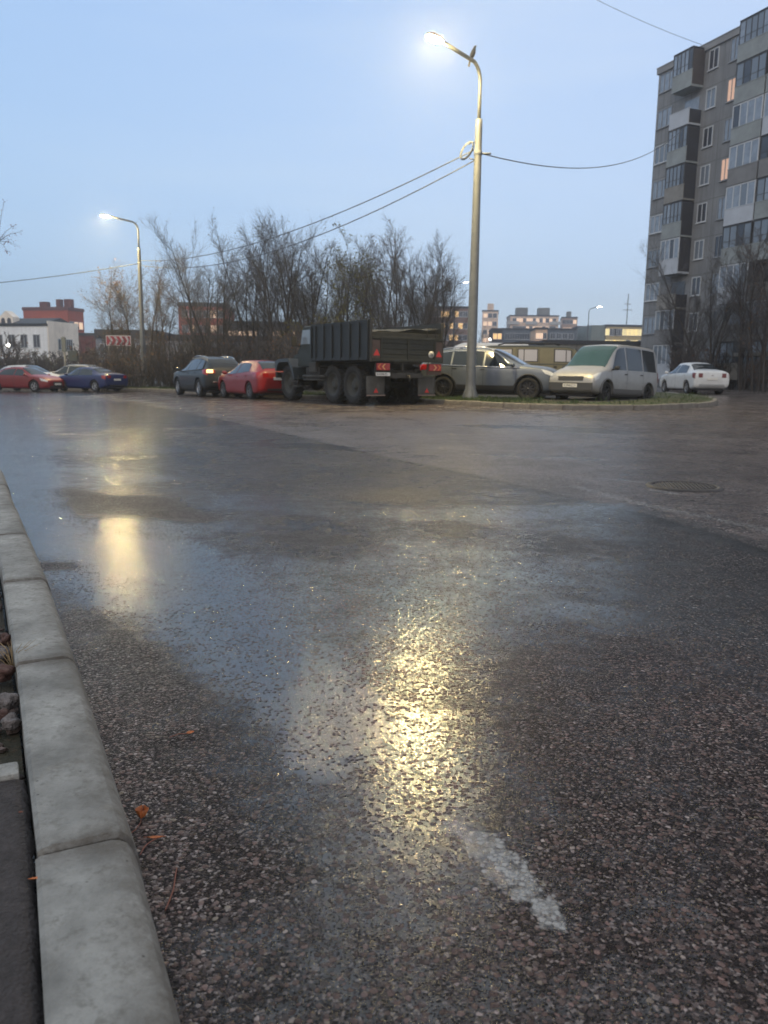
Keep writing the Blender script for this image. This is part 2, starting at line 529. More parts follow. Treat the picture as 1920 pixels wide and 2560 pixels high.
def paint_mat(name, col, rough=0.35, metal=0.0):
    return mat(name, col, rough=rough + .06, metal=metal, coat=0.3, var=0.10, scale=3.0)

M_GLASS = mat('car_glass', (0.012, 0.016, 0.020), rough=0.06, spec=0.6)
M_GLASS_TEAL = mat('teal_glass', (0.012, 0.045, 0.048), rough=0.10, spec=0.6)
M_GLASS_GREY = mat('grey_glass', (0.16, 0.18, 0.21), rough=0.18, spec=0.6)
M_TYRE = mat('tyre_rubber', (0.012, 0.012, 0.013), rough=0.85, var=0.3, scale=20)
M_RIM = mat('alloy_rim', (0.35, 0.36, 0.38), rough=0.35, metal=0.8)
M_RIM_DARK = mat('dark_rim', (0.03, 0.03, 0.034), rough=0.4, metal=0.5)
M_BLACK = mat('black_plastic', (0.015, 0.015, 0.017), rough=0.6)
M_CHROME = mat('chrome', (0.6, 0.61, 0.63), rough=0.2, metal=1.0)
M_PLATE = mat('plate_white', (0.62, 0.62, 0.60), rough=0.5)
M_INK = mat('plate_ink', (0.015, 0.015, 0.015), rough=0.6)
M_REDLENS = mat('red_lens', (0.30, 0.008, 0.008), rough=0.2, coat=0.5)
M_ORLENS = mat('orange_lens', (0.60, 0.12, 0.02), rough=0.25, coat=0.4)
M_HEADLENS = mat('headlamp_lens', (0.55, 0.56, 0.56), rough=0.15, coat=0.5)
M_CONC = concrete_material('kerb_concrete')
M_CONC2 = concrete_material('far_kerb_concrete', (0.30, 0.28, 0.25))
M_SOIL = soil_material('verge_soil')
M_GALV = mat('galvanised_steel', (0.135, 0.148, 0.165), rough=0.55, metal=0.25, var=0.18, scale=4.0)
M_GALVD = mat('weathered_steel', (0.20, 0.205, 0.21), rough=0.6, metal=0.2, var=0.2, scale=4.0)
M_CABLE = mat('cable_black', (0.11, 0.125, 0.15), rough=0.7)
M_LAMP = mat('lamp_light', (1, 0.9, 0.7), emit=(1.0, 0.755, 0.33), emit_s=3300)
M_LAMP_FAR = mat('far_lamp_light', (1, 0.95, 0.85), emit=(1.0, 0.93, 0.80), emit_s=60)
M_LIT = mat('lit_window', (0.8, 0.5, 0.2), emit=(1.0, 0.62, 0.25), emit_s=0.9)
M_LITY = mat('lit_office_window', (0.8, 0.7, 0.4), emit=(1.0, 0.80, 0.36), emit_s=0.8)
M_LITP = mat('dim_lit_window', (0.6, 0.4, 0.3), emit=(1.0, 0.68, 0.44), emit_s=0.85)  # glow raised to stand in for sun on the far blocks
M_PANE = mat('window_pane', (0.05, 0.06, 0.08), rough=0.08, spec=0.7)
M_PANEL_GLASS = mat('curtained_pane', (0.17, 0.20, 0.24), rough=0.12, spec=0.7)
M_FRAMEW = mat('white_frame', (0.55, 0.57, 0.60), rough=0.6)
M_FRAMED = mat('dark_frame', (0.045, 0.045, 0.05), rough=0.7)

# ------------------------------------------------------------------ ground, road, kerbs, verge
K = 2560.0 / 2212.0                      # the photograph was measured at 1659x2212
def G(px, py, dz=0.0):
    return at_g(px * K, py * K, dz)

def chaikin(pts, it=3):
    pts = [Vector(p) for p in pts]
    for _ in range(it):
        o = [pts[0]]
        for a, b in zip(pts[:-1], pts[1:]):
            o.append(a * 0.75 + b * 0.25); o.append(a * 0.25 + b * 0.75)
        o.append(pts[-1]); pts = o
    return pts

class Path:
    def __init__(s, pts):
        s.p = [Vector((p[0], p[1], 0)) for p in pts]
        s.s = [0.0]
        for a, b in zip(s.p[:-1], s.p[1:]): s.s.append(s.s[-1] + (b - a).length)
        s.L = s.s[-1]
    def at(s, d):
        d = min(max(d, 0), s.L)
        i = int(np.searchsorted(s.s, d)) - 1
        i = min(max(i, 0), len(s.p) - 2)
        a, b = s.p[i], s.p[i + 1]
        seg = s.s[i + 1] - s.s[i]
        return a.lerp(b, (d - s.s[i]) / seg if seg > 0 else 0)
    def frame(s, d):
        t = (s.at(min(d + .15, s.L)) - s.at(max(d - .15, 0))).normalized()
        return s.at(d), t, Vector((-t.y, t.x, 0))          # n points to the left of the path
    def near(s, q):
        return min(np.arange(0, s.L, 0.01), key=lambda d: (s.at(d) - Vector((q[0], q[1], 0))).length_squared)

near_base = [(0.85, -1.4), (0.5, -0.65), (0.19, 0.007), (-0.128, 0.673), (-0.288, 1.006), (-0.448, 1.339), (-0.655, 1.758), (-0.982, 2.379),
             (-1.573, 3.508), (-2.058, 4.384), (-3.81, 7.679), (-5.2, 9.8), (-7.6, 12.6), (-11, 15.4), (-17, 18.8), (-30, 23)]
NEAR = Path(chaikin(near_base, 2))
far_base = [(13.6, 38), (12.9, 33), (12.2, 29.5), (11.3, 26.6), (10.2, 24.6), (8.6, 22.9), (6.6, 21.9), (4.6, 22.4), (2.9, 24.4), (1.5, 27.0), (-3.3, 32.0), (-7.2, 37.5), (-12.2, 45.5), (-15.6, 49.6),
            (-19.5, 51.8), (-26, 53.4), (-45, 55)]
FAR = Path(chaikin(far_base, 3))

def pdist(X, Y, pts, hw):
    """soft mask around a polyline with half-widths in metres"""
    out = np.zeros_like(X)
    if not hasattr(hw, '__len__'): hw = [hw] * len(pts)
    for (a, b, h0, h1) in zip(pts[:-1], pts[1:], hw[:-1], hw[1:]):
        dx, dy = b[0] - a[0], b[1] - a[1]
        t = np.clip(((X - a[0]) * dx + (Y - a[1]) * dy) / (dx * dx + dy * dy + 1e-9), 0, 1)
        d = np.hypot(X - a[0] - t * dx, Y - a[1] - t * dy)
        h = h0 + (h1 - h0) * t
        out = np.maximum(out, np.clip(1.5 - d / h, 0, 1))
    return out * out * (3 - 2 * out)

def PP(*pts): return [G(*p) for p in pts]

def build_road():
    def axis(a, b, f0, f1, fine, grow):
        c = list(np.arange(f0, f1, fine)); st = fine
        v = f0
        lo = []
        while v > a:
            st *= grow; v -= st; lo.append(v)
        st = fine; v = c[-1]; hi = []
        while v < b:
            st = min(st * grow, 1.6); v += st; hi.append(v)
        return np.array(lo[::-1] + c + hi)
    xs = axis(-62, 75, -3.6, 5.2, 0.036, 1.09)
    ys = axis(-4, 62, 0.5, 8.5, 0.036, 1.03)
    X, Y = np.meshgrid(xs, ys)
    Z = gz(X, Y)
    wet = np.full(X.shape, 0.10)
    wet += 0.06 * smooth(6, 20, Y)
    def add(pts, hw, a):
        nonlocal wet
        wet = wet + a * pdist(X, Y, PP(*pts), hw)
    # water standing in the near gutter and in shallow hollows
    add([(2, 880), (14, 930), (30, 990), (50, 1055), (78, 1125), (112, 1185)], [.8, .55, .36, .26, .20, .16], 0.62)
    add([(20, 905), (150, 900)], [.6, .3], 0.3)
    add([(70, 962), (200, 958), (330, 974)], [.4, .5, .4], 0.28)
    add([(70, 1014), (190, 1016), (330, 1034)], [.12, .15, .2], 0.45)
    add([(110, 1172), (230, 1178), (330, 1215)], [.14, .24, .22], 0.42)
    add([(150, 1200), (190, 1215)], [.1, .08], 0.3)
    add([(110, 1238), (190, 1262), (300, 1300)], [.05, .08, .12], 0.16)
    add([(330, 1190), (430, 1285), (520, 1370), (600, 1450), (680, 1520), (720, 1590), (690, 1650)], [.26, .26, .24, .20, .16, .12, .08], 0.44)
    add([(255, 1140), (275, 1230), (300, 1310)], [.35, .3, .16], 0.24)
    add([(215, 870), (235, 960), (250, 1040)], [1.2, .7, .4], 0.16)
    add([(430, 1140), (560, 1230), (640, 1300)], [.3, .25, .15], 0.2)
    add([(560, 1082), (800, 1106), (980, 1112), (1320, 1100)], [.4, .3, .25, .3], 0.22)
    add([(480, 960), (700, 965), (900, 985)], [.3, .4, .3], 0.12)
    add([(1040, 920), (1200, 926), (1340, 934)], [.5, .6, .4], 0.24)
    add([(1100, 985), (1260, 992)], [.25, .2], 0.14)
    add([(1240, 1320), (1380, 1335)], [.12, .1], 0.20)
    add([(1120, 1245), (1200, 1255)], [.1, .1], 0.16)
    add([(900, 1560), (870, 1640), (880, 1700)], [.05, .06, .04], 0.18)
    add([(1420, 1110), (1560, 1160), (1659, 1190)], [.10, .14, .16], 0.18)
    # better drained, duller stretches
    add([(50, 936), (150, 940), (260, 930)], [.5, .7, .4], -0.16)
    add([(60, 986), (180, 996), (300, 988)], [.3, .36, .25], -0.16)
    add([(110, 1062), (190, 1090), (300, 1082), (420, 1122)], [.2, .34, .26, .16], -0.30)
    add([(520, 1170), (720, 1180)], [.3, .3], -0.22)
    add([(60, 1225), (140, 1222)], [.08, .10], -0.45)
    add([(170, 1330), (260, 1420), (380, 1640), (480, 1900)], [.1, .16, .14, .12], -0.18)
    add([(1300, 1500), (1500, 1900)], [.6, .4], -0.16)
    add([(1000, 1150), (1250, 1180)], [.3, .3], -0.15)
    add([(960, 1120), (915, 1280), (890, 1450), (892, 1640), (915, 1880)], [.60, .48, .34, .24, .16], 0.15)
    add([(950, 1140), (915, 1280), (890, 1450), (892, 1640), (910, 1800)], [.34, .26, .18, .13, .09], 0.04)
    add([(930, 900), (1050, 960), (1080, 1060), (900, 1110)], [2.5, 1.6, 1.0, .8], -0.16)
    add([(520, 930), (640, 990), (700, 1060)], [1.4, 1.0, .7], -0.14)
    tone = np.zeros_like(X)
    seam = PP((150, 856), (300, 874), (430, 897), (640, 942), (820, 985), (1000, 1022), (1200, 1068), (1400, 1112), (1659, 1190), (1900, 1290))
    sx = np.array([p.x for p in seam]); sy = np.array([p.y for p in seam])
    o = np.argsort(sx)
    beyond = smooth(-0.02, 0.06, Y - np.interp(X, sx[o], sy[o]))
    beyond = np.where(X < sx.min(), 0, beyond)
    tone += 1.0 * beyond
    wet -= 0.10 * beyond
    tone -= 0.55 * pdist(X, Y, seam, .05)
    tone -= 0.45 * pdist(X, Y, PP((1370, 1108), (1500, 1143), (1659, 1188)), [.06, .12, .16])
    # the strip of silt along the near kerb
    nb = [NEAR.at(d) for d in np.arange(0.5, 11, 0.4)]
    tone += 0.35 * pdist(X, Y, nb, 0.10)
    wet -= 0.10 * pdist(X, Y, nb, 0.06) * smooth(3.2, 2.2, Y)
    paint = np.zeros_like(X)
    def pn(pts, hw, a):
        nonlocal paint
        paint = np.maximum(paint, a * pdist(X, Y, PP(*pts), hw))
    pn([(200, 860), (330, 872), (430, 886), (560, 910), (620, 926)], .09, 0.85)
    pn([(900, 985), (1080, 1020), (1240, 1055)], .08, 0.75)
    pn([(1240, 1050), (1360, 1082), (1480, 1108), (1580, 1128), (1659, 1146), (1800, 1185)], .10, 0.88)
    pn([(1300, 1034), (1390, 1041)], .07, 0.9)  # highlight beside the manhole, painted into the road colour
    pn([(1410, 1058), (1455, 1066)], .07, 0.95)  # second manhole highlight, likewise painted in
    pn([(985, 1785), (1050, 1825), (1090, 1880), (1150, 1935), (1205, 2000)], [.040, .070, .072, .055, .04], 1.02)
    pn([(790, 1590), (830, 1640)], [.03, .035], 0.85)
    pn([(1400, 1660), (1520, 1690)], [.04, .04], 0.72)
    rust = np.zeros_like(X)
    rust = np.maximum(pdist(X, Y, PP((1250, 1500), (1500, 1800), (1350, 2150)), [.7, .5, .4]), 0.7 * pdist(X, Y, PP((300, 1560), (420, 1900), (520, 2200)), [.2, .16, .2]))
    nv = X.size
    me = bpy.data.meshes.new('road')
    ny, nx = X.shape
    V = np.stack([X, Y, Z], -1).reshape(-1, 3)
    idx = np.arange(nv).reshape(ny, nx)
    F = np.stack([idx[:-1, :-1], idx[:-1, 1:], idx[1:, 1:], idx[1:, :-1]], -1).reshape(-1, 4)
    me.vertices.add(nv); me.vertices.foreach_set('co', V.ravel())
    me.loops.add(F.size); me.loops.foreach_set('vertex_index', F.ravel().astype(np.int32))
    me.polygons.add(len(F)); me.polygons.foreach_set('loop_start', np.arange(0, F.size, 4, dtype=np.int32))
    me.polygons.foreach_set('use_smooth', np.ones(len(F), dtype=bool))
    me.update(calc_edges=True)
    for nm, a in (('wet', wet), ('tone', tone), ('paint', paint), ('rust', rust)):
        at = me.attributes.new(nm, 'FLOAT', 'POINT'); at.data.foreach_set('value', a.ravel().astype(np.float32))
    me.materials.append(asphalt_material('wet_asphalt'))
    ob = bpy.data.objects.new('road', me); COL.objects.link(ob)
    tag(ob, 'wide wet asphalt road with puddles and a worn seam', 'road', kind='structure')
build_road()

def build_ground():
    xs = np.concatenate([-np.geomspace(2500, 90, 16), np.linspace(-80, 120, 51), np.geomspace(130, 2500, 16)])
    ys = np.concatenate([[-60, -20, -5], np.linspace(0, 120, 41), np.geomspace(126, 3000, 36)])
    X, Y = np.meshgrid(xs, ys)
    Z = gz(X, np.minimum(Y, 60)) - 0.35 + 0.0 * X
    # the far side of the valley rises behind the car park
    hill = 15 * smooth(130, 330, Y) * smooth(5, 60, X) * smooth(420, 250, X)
    hill += 9 * smooth(150, 360, Y) * smooth(-60, -10, X) * smooth(40, 5, X)
    Z = Z + hill
    mb = MB()
    ny, nx = X.shape
    idx = np.arange(X.size).reshape(ny, nx)
    F = np.stack([idx[:-1, :-1], idx[:-1, 1:], idx[1:, 1:], idx[1:, :-1]], -1).reshape(-1, 4)
    mb.add(np.stack([X, Y, Z], -1).reshape(-1, 3), F.tolist(), True)
    o = mb.build('ground', soil_material('rough_ground', (0.05, 0.045, 0.035), (0.03, 0.035, 0.02), (0.06, 0.05, 0.035)))
    tag(o, 'dark rough ground rising to a hillside behind the car park', 'ground', kind='structure')
build_ground()

def sweep(path, prof, d0, d1, step, side=1, zoff=0.0, ends=True, wob=0.0, rng=None):
    """profile of (offset to the left of the path, height) swept along the path"""
    n = max(2, int(round((d1 - d0) / step)) + 1)
    vs = []; m = len(prof)
    for i in range(n):
        d = d0 + (d1 - d0) * i / (n - 1)
        p, t, nn = path.frame(d)
        for u, z in prof:
            q = p + nn * (u * side)
            jx = rng.uniform(-wob, wob) if rng else 0
            vs.append(Vector((q.x + nn.x * jx, q.y + nn.y * jx, float(gz(q.x, q.y)) + z + zoff)))
    fs = []
    for i in range(n - 1):
        for k in range(m - 1):
            fs.append((i * m + k, i * m + k + 1, (i + 1) * m + k + 1, (i + 1) * m + k))
    if ends:
        fs.append(tuple(range(m))); fs.append(tuple((n - 1) * m + k for k in reversed(range(m))))
    return vs, fs

def build_kerb(name, path, joints, prof, side, material, label, seed, stepn=10, settle=0.004):
    rng = random.Random(seed)
    mb = MB(); dirt = []
    zmax = max(p[1] for p in prof)
    umin, umax = min(p[0] for p in prof), max(p[0] for p in prof)
    for j0, j1 in zip(joints[:-1], joints[1:]):
        g = rng.uniform(0.003, 0.008)
        dz = rng.uniform(-settle, settle); du = rng.uniform(-settle, settle)
        ch = 0.007
        L = j1 - j0 - 2 * g
        ds = [0, ch] + list(np.linspace(0.06, L - 0.06, stepn)) + [L - ch, L]
        m = len(prof); vs = []
        pa, pb = path.at(j0 + g), path.at(j1 - g)
        t = (pb - pa).normalized(); nn = Vector((-t.y, t.x, 0))
        for i, d in enumerate(ds):
            p = pa.lerp(pb, d / L)
            e = ch if i in (0, len(ds) - 1) else 0
            for (u, z) in prof:
                uu = u + du
                if e:
                    uu += e * (0.6 if u < (umin + umax) / 2 else -0.6)
                    z = z - (e if z > 0 else 0)
                q = p + nn * (uu * side)
                zz = float(gz(q.x, q.y)) + z + dz + rng.uniform(-1, 1) * 0.0012
                if e and z > .08 and rng.random() < .4: zz -= rng.uniform(0, .007)
                vs.append(Vector((q.x, q.y, zz)))
                near_end = max(0, 1 - min(d, L - d) / 0.05)
                road_side = max(0, min(1, (0.10 - u) / 0.07))
                dirt.append(min(1, 0.9 * near_end + 0.75 * road_side))
        fs = []
        n = len(ds)
        for i in range(n - 1):
            for k in range(m - 1):
                fs.append((i * m + k, i * m + k + 1, (i + 1) * m + k + 1, (i + 1) * m + k))
        fs.append(tuple(range(m))); fs.append(tuple((n - 1) * m + k for k in reversed(range(m))))
        mb.add(vs, fs, True)
    o = mb.build(name, material)
    o.data.attributes.new('dirt', 'FLOAT', 'POINT').data.foreach_set('value', np.array(dirt, dtype=np.float32))
    md = o.modifiers.new('edges', 'EDGE_SPLIT'); md.split_angle = R(24)
    tag(o, label, 'kerb', kind='structure')
    return o

# near kerb: about 0.15 m wide on top with a worn rounded edge
s1 = NEAR.near((-0.52, 1.26))
joints = [s1 + k * 0.985 for k in range(-4, 24) if 0 < s1 + k * 0.985 < NEAR.L]
prof_near = [(0.0, -0.06), (0.005, 0.02), (0.013, 0.075), (0.020, 0.100), (0.029, 0.117), (0.042, 0.127), (0.056, 0.130), (0.11, 0.131), (0.15, 0.131), (0.172, 0.130), (0.180, 0.124), (0.182, -0.06)]
build_kerb('kerb', NEAR, joints, prof_near, 1, M_CONC, 'row of pale grey concrete kerb stones along the near edge of the road', 3)
# far kerb round the verge
fj = list(np.arange(0.0, FAR.L, 1.0))
prof_far = [(0.0, -0.2), (0.0, 0.10), (0.012, 0.135), (0.035, 0.15), (0.14, 0.15), (0.15, 0.14), (0.15, -0.2)]
build_kerb('kerb', FAR, fj, prof_far, -1, M_CONC2, 'weathered kerb edging the grass verge and car park across the road', 8, stepn=3, settle=0.012)

# pavement and soil behind the near kerb
s_edge = NEAR.near((-0.62, 1.56))
def strip(name, path, d0, d1, offs, zs, material, label, cat, step=0.1, side=1, kind='structure', wob=0.0, seed=1):
    rng = random.Random(seed)
    mb = MB(); n = max(2, int((d1 - d0) / step)); m = len(offs); vs = []
    for i in range(n + 1):
        p, t, nn = path.frame(d0 + (d1 - d0) * i / n)
        for k, u in enumerate(offs):
            uu = u + (rng.uniform(-wob, wob) if k == 0 else 0)
            q = p + nn * uu * side
            vs.append(Vector((q.x, q.y, float(gz(q.x, q.y)) + zs[k] + rng.uniform(-wob, wob) * 0.5)))
    fs = [(i * m + k, i * m + k + 1, (i + 1) * m + k + 1, (i + 1) * m + k) for i in range(n) for k in range(m - 1)]
    mb.add(vs, fs, True)
    o = mb.build(name, material)
    return tag(o, label, cat, kind=kind)
M_PAVE = mat('pavement_asphalt', (0.052, 0.045, 0.046), rough=.85, var=.45, scale=38, bump=.9, bscale=140)
strip('pavement', NEAR, 0.05, s_edge, [0.184, 0.194, 0.21, 0.5, 1.2, 2.6], [0.090, 0.110, 0.117, 0.12, 0.12, 0.12], M_PAVE, 'dark asphalt pavement behind the near kerb', 'pavement', step=0.03, wob=0.004)
strip('soil', NEAR, s_edge + 0.001, NEAR.L, [0.19, 0.26, 0.6, 1.4, 4.0, 14], [0.055, 0.06, 0.075, 0.12, 0.12, 0.10], M_SOIL, 'strip of bare soil behind the near kerb', 'soil', step=0.15)

# verge and car park beyond the far kerb
def build_lot():
    mb = MB()
    dd = np.arange(0, FAR.L, 0.5)
    rows = []
    offs = [0.152, 0.8, 1.8, 3.0]
    # a grass strip follows the kerb
    n = len(dd); m = len(offs); vs = []
    for d in dd:
        p, t, nn = FAR.frame(d)
        for k, u in enumerate(offs):
            q = p - nn * u
            vs.append(Vector((q.x, q.y, float(gz(q.x, q.y)) + [0.135, 0.165, 0.165, 0.12][k])))
    fs = [(i * m + k, i * m + k + 1, (i + 1) * m + k + 1, (i + 1) * m + k) for i in range(n - 1) for k in range(m - 1)]
    mb.add(vs, fs, True)
    o = mb.build('verge', soil_material('verge_grass_soil', (0.045, 0.045, 0.022), (0.03, 0.055, 0.014), (0.10, 0.06, 0.035)))
    tag(o, 'narrow verge of grass and leaf litter along the far kerb', 'verge', kind='structure')
    # the parking area behind it
    pts = [FAR.frame(d)[0] - FAR.frame(d)[2] * 2.2 for d in np.arange(0, FAR.L, 0.8)]
    mb = MB()
    vs = []
    for p in pts:
        for k in range(14):
            f = k / 13.0
            far_y = 64.0
            q = Vector((p.x + (0 if p.x < 8 else 0) , p.y + (far_y - p.y) * f, 0))
            vs.append(Vector((q.x, q.y, float(gz(q.x, q.y)) + 0.142)))
    fs = [(i * 14 + k, i * 14 + k + 1, (i + 1) * 14 + k + 1, (i + 1) * 14 + k) for i in range(len(pts) - 1) for k in range(13)]
    mb.add(vs, fs, True)
    o = mb.build('parking_lot', soil_material('lot_surface', (0.045, 0.043, 0.042), (0.04, 0.038, 0.036), (0.06, 0.052, 0.045)))
    tag(o, 'dark muddy parking area behind the verge', 'parking area', kind='structure')
build_lot()

def build_grass():
    rng = random.Random(5)
    mb = MB()
    def blade(x, y, z, h, lean, wd):
        a = rng.uniform(0, 6.283); b = rng.uniform(0, 6.283)
        dx, dy = math.cos(a) * wd, math.sin(a) * wd
        lx, ly = math.cos(b) * lean, math.sin(b) * lean
        mb.add([(x - dx, y - dy, z), (x + dx, y + dy, z), (x + dx * .6 + lx * .4, y + dy * .6 + ly * .4, z + h * .6), (x + lx, y + ly, z + h)],
               [(0, 1, 2), (0, 2, 3)])
    for d in np.arange(5.0, FAR.L - 8, 0.0045):
        p, t, nn = FAR.frame(d)
        dens = 1.0 if p.x < 3.6 else (0.40 if p.x < 5.4 else 0.10)
        if p.x < -10: dens = 0.35
        if rng.random() > dens: continue
        u = 0.16 + abs(rng.gauss(0, 0.75))
        if u > 2.4: continue
        q = p - nn * u
        cl = 0.5 + 0.5 * math.sin(q.x * 2.1 + 1) * math.sin(q.y * 1.7) + rng.uniform(-.3, .3)
        h = rng.uniform(0.05, 0.13) * (0.7 + 0.8 * max(0, cl))
        z = float(gz(q.x, q.y)) + 0.145
        for _ in range(2):
            blade(q.x + rng.uniform(-.03, .03), q.y + rng.uniform(-.03, .03), z, h * rng.uniform(.7, 1.2), h * .6, rng.uniform(.004, .009))
    o = mb.build('grass', mat('grass_blades', (0.034, 0.060, 0.016), rough=0.7, var=0.5, scale=1.2), fix=False)
    tag(o, 'short green grass on the verge under the tall lamp', 'grass', kind='stuff')
build_grass()

# things lying behind and beside the near kerb
def place_stones():
    rng = random.Random(11)
    grey = mat('rubble_grey', (0.15, 0.135, 0.135), rough=0.9, var=0.5, scale=45, bump=1.0, bscale=70)
    red = mat('rubble_red', (0.085, 0.045, 0.038), rough=0.85, var=0.4, scale=40, bump=0.9, bscale=60)
    lst = [(20, 1528, .034, grey, 'large pale grey lump of rubble wedged behind the kerb'),
           (22, 1572, .030, grey, 'grey stone nearest the concrete edging behind the kerb'),
           (10, 1468, .040, red, 'rust red broken stone behind the kerb beside dry grass'),
           (6, 1552, .026, red, 'small dark red stone below the pale grey lump'),
           (6, 1425, .032, grey, 'grey stone above the rust red one behind the kerb'),
           (14, 1392, .03, red, 'brown red stone highest up the rubble strip')]
    for i, (x, y, r, m, lb) in enumerate(lst):
        p = G(x, y, 0.075)
        mb = MB(); mb.blob((0, 0, 0), (r * rng.uniform(.65, .95), r * .75, r * rng.uniform(.5, .7)), seed=i, amp=.22, n=3)
        o = mb.build('rubble_stone', m); o.location = (p.x, p.y, p.z + r * .5); o.rotation_euler.z = rng.uniform(0, 6)
        tag(o, lb, 'stone', 'rubble stones behind the near kerb')
    mb = MB()
    for i in range(900):
        d = rng.uniform(s_edge + .06, s_edge + 5)
        u = 0.20 + abs(rng.gauss(0, .35)); p, t, nn = NEAR.frame(d); q = p + nn * u
        r = rng.uniform(.006, .024)
        mb.blob((q.x, q.y, .062 + r * .3), (r, r * rng.uniform(.7, 1.2), r * .7), seed=i, amp=.25, n=1)
    o = mb.build('gravel', mat('gravel_mix', (0.085, 0.065, 0.06), rough=0.9, var=0.8, scale=30, bump=.6, bscale=90), fix=False)
    tag(o, 'loose dark gravel and grit behind the near kerb', 'gravel', kind='stuff')
    # concrete edging across the end of the pavement
    p, t, nn = NEAR.frame(s_edge + 0.03)
    mb = MB(); mb.box((-0.9, -0.03, -0.08), (0, 0.03, 0.0), bev=.008)
    o = mb.build('edging_stone', M_CONC); o.location = (p.x + nn.x * .2, p.y + nn.y * .2, 0.128)
    o.rotation_euler.z = math.atan2(-nn.y, -nn.x)
    tag(o, 'thin concrete edging stone between pavement and rubble', 'edging stone')
    # dry grass tuft growing out of the gap
    p = G(30, 1448, 0.07); mb = MB()
    for i in range(26):
        a = rng.uniform(0, 6.28); l = rng.uniform(.03, .085); h = rng.uniform(.04, .10)
        mb.tube([(0, 0, 0), (math.cos(a) * l * .4, math.sin(a) * l * .4, h * .7), (math.cos(a) * l, math.sin(a) * l, h)], [.0012, .001, .0003], n=4, caps=False)
    o = mb.build('grass_tuft', mat('dry_grass', (0.30, 0.22, 0.12), rough=.8)); o.location = p
    tag(o, 'tuft of dry yellow grass growing beside the kerb joint', 'grass tuft')
place_stones()

def leaf_mesh(L, W, curl, seed):
    rng = random.Random(seed)
    vs = []; fs = []; n = 12; m = 5
    for i in range(n + 1):
        f = i / n
        hw = W * math.sin(math.pi * min(1, f * 0.96 + .02)) ** .8 * (1 - .25 * f) * (1 + rng.uniform(-.10, .10))
        for k in range(m):
            u = (k - 2) / 2.0
            vs.append((f * L, u * hw, curl * (u * u) * W * 1.2 + curl * L * .5 * (f - .4) ** 2 + rng.uniform(0, .0012)))
    for i in range(n):
        for k in range(m - 1):
            fs.append((i * m + k, i * m + k + 1, (i + 1) * m + k + 1, (i + 1) * m + k))
    return vs, fs

def place_litter():
    orange = mat('orange_leaf', (0.42, 0.12, 0.03), rough=.55, var=.5, scale=60)
    twigm = mat('red_twig', (0.20, 0.07, 0.045), rough=.6, var=.3, scale=50)
    def leaf(px, py, L, W, rz, lb, curl=.5, stem=None):
        p = G(px, py, 0.004)
        t = thing('fallen_leaf', lb, 'leaf', p, rz)
        mb = MB(); v, f = leaf_mesh(L, W, curl, px); mb.add(v, f, True)
        o = mb.build('blade', orange, t)
        sm = o.modifiers.new('thick', 'SOLIDIFY'); sm.thickness = 0.0006
        mb = MB(); s_ = stem or [(0, 0, .002), (-.02, .004, .004), (-.045, 0, .002)]
        mb.tube(s_, .0011, n=5); mb.build('stem', twigm, t)
    q = G(305, 1768); r_ = G(318, 1885)
    leaf(305, 1772, .022, .016, R(95), 'curled orange leaf with a long stalk beside the kerb joint', 1.0,
         [(0, 0, .003), (-.015, -.002, .004), (-.04, .003, .003), (-.056, .014, .002)])
    leaf(403, 1586, .020, .009, R(30), 'small orange leaf lying flat on dark asphalt farther from the kerb', .3)
    leaf(318, 1810, .032, .0045, R(4), 'narrow folded reddish leaf below the curled orange leaf', .2, [(0, 0, .002), (-.008, 0, .002)])
    leaf(60, 1900, .03, .003, R(15), 'thin orange leaf sliver on the pavement behind the kerb', .1, [(0, 0, .122), (-.006, 0, .122)])
    bpy.data.objects[[o.name for o in COL.objects if o.name.startswith('fallen_leaf')][-1]].location = G(60, 1900, 0.124)
    def twig(pts, rad, lb):
        P = [G(x, y, .004) for x, y in pts]
        base = P[0].copy()
        mb = MB(); mb.tube([p - base for p in chaikin(P, 2)], rad, n=6)
        o = mb.build('twig', twigm); o.location = base
        tag(o, lb, 'twig')
    twig([(303, 1846), (312, 1828), (328, 1816), (345, 1808), (358, 1806)], .0014, 'short reddish twig bent away from the kerb near the orange leaf')
    twig([(357, 1966), (368, 1940), (376, 1916), (378, 1895), (382, 1875)], .0014, 'dark curved twig lying nearest the camera on the asphalt')
    # fallen leaves scattered along the gutter and verge
    rng = random.Random(4)
    spots = [(108, 1262), (172, 1385), (520, 1488), (690, 1010), (958, 1128)]
place_litter()

def manhole():
    p = G(1478, 1052, 0.0)
    t = thing('manhole_cover', 'round ribbed iron manhole cover set in the road', 'manhole cover', (p.x, p.y, p.z))
    iron = mat('cast_iron', (0.030, 0.026, 0.026), rough=.6, metal=0, var=.4, scale=14, bump=.4, bscale=60)
    mb = MB(); mb.lathe([(0.27, .001), (0.27, .016), (0.315, .016), (0.325, .006), (0.33, .002)], n=56); mb.build('rim', iron, t)
    mb = MB(); mb.lathe([(0.0001, .007), (0.258, .007), (0.262, .002)], n=56)
    for i in range(-7, 8):
        y = i * .033
        hw = math.sqrt(max(0, .245 ** 2 - y * y))
        if hw > .04: mb.box((y - .009, -hw, .006), (y + .009, hw, .016), bev=.004)
    o = mb.build('lid', iron, t); o.rotation_euler.z = R(-12)
manhole()

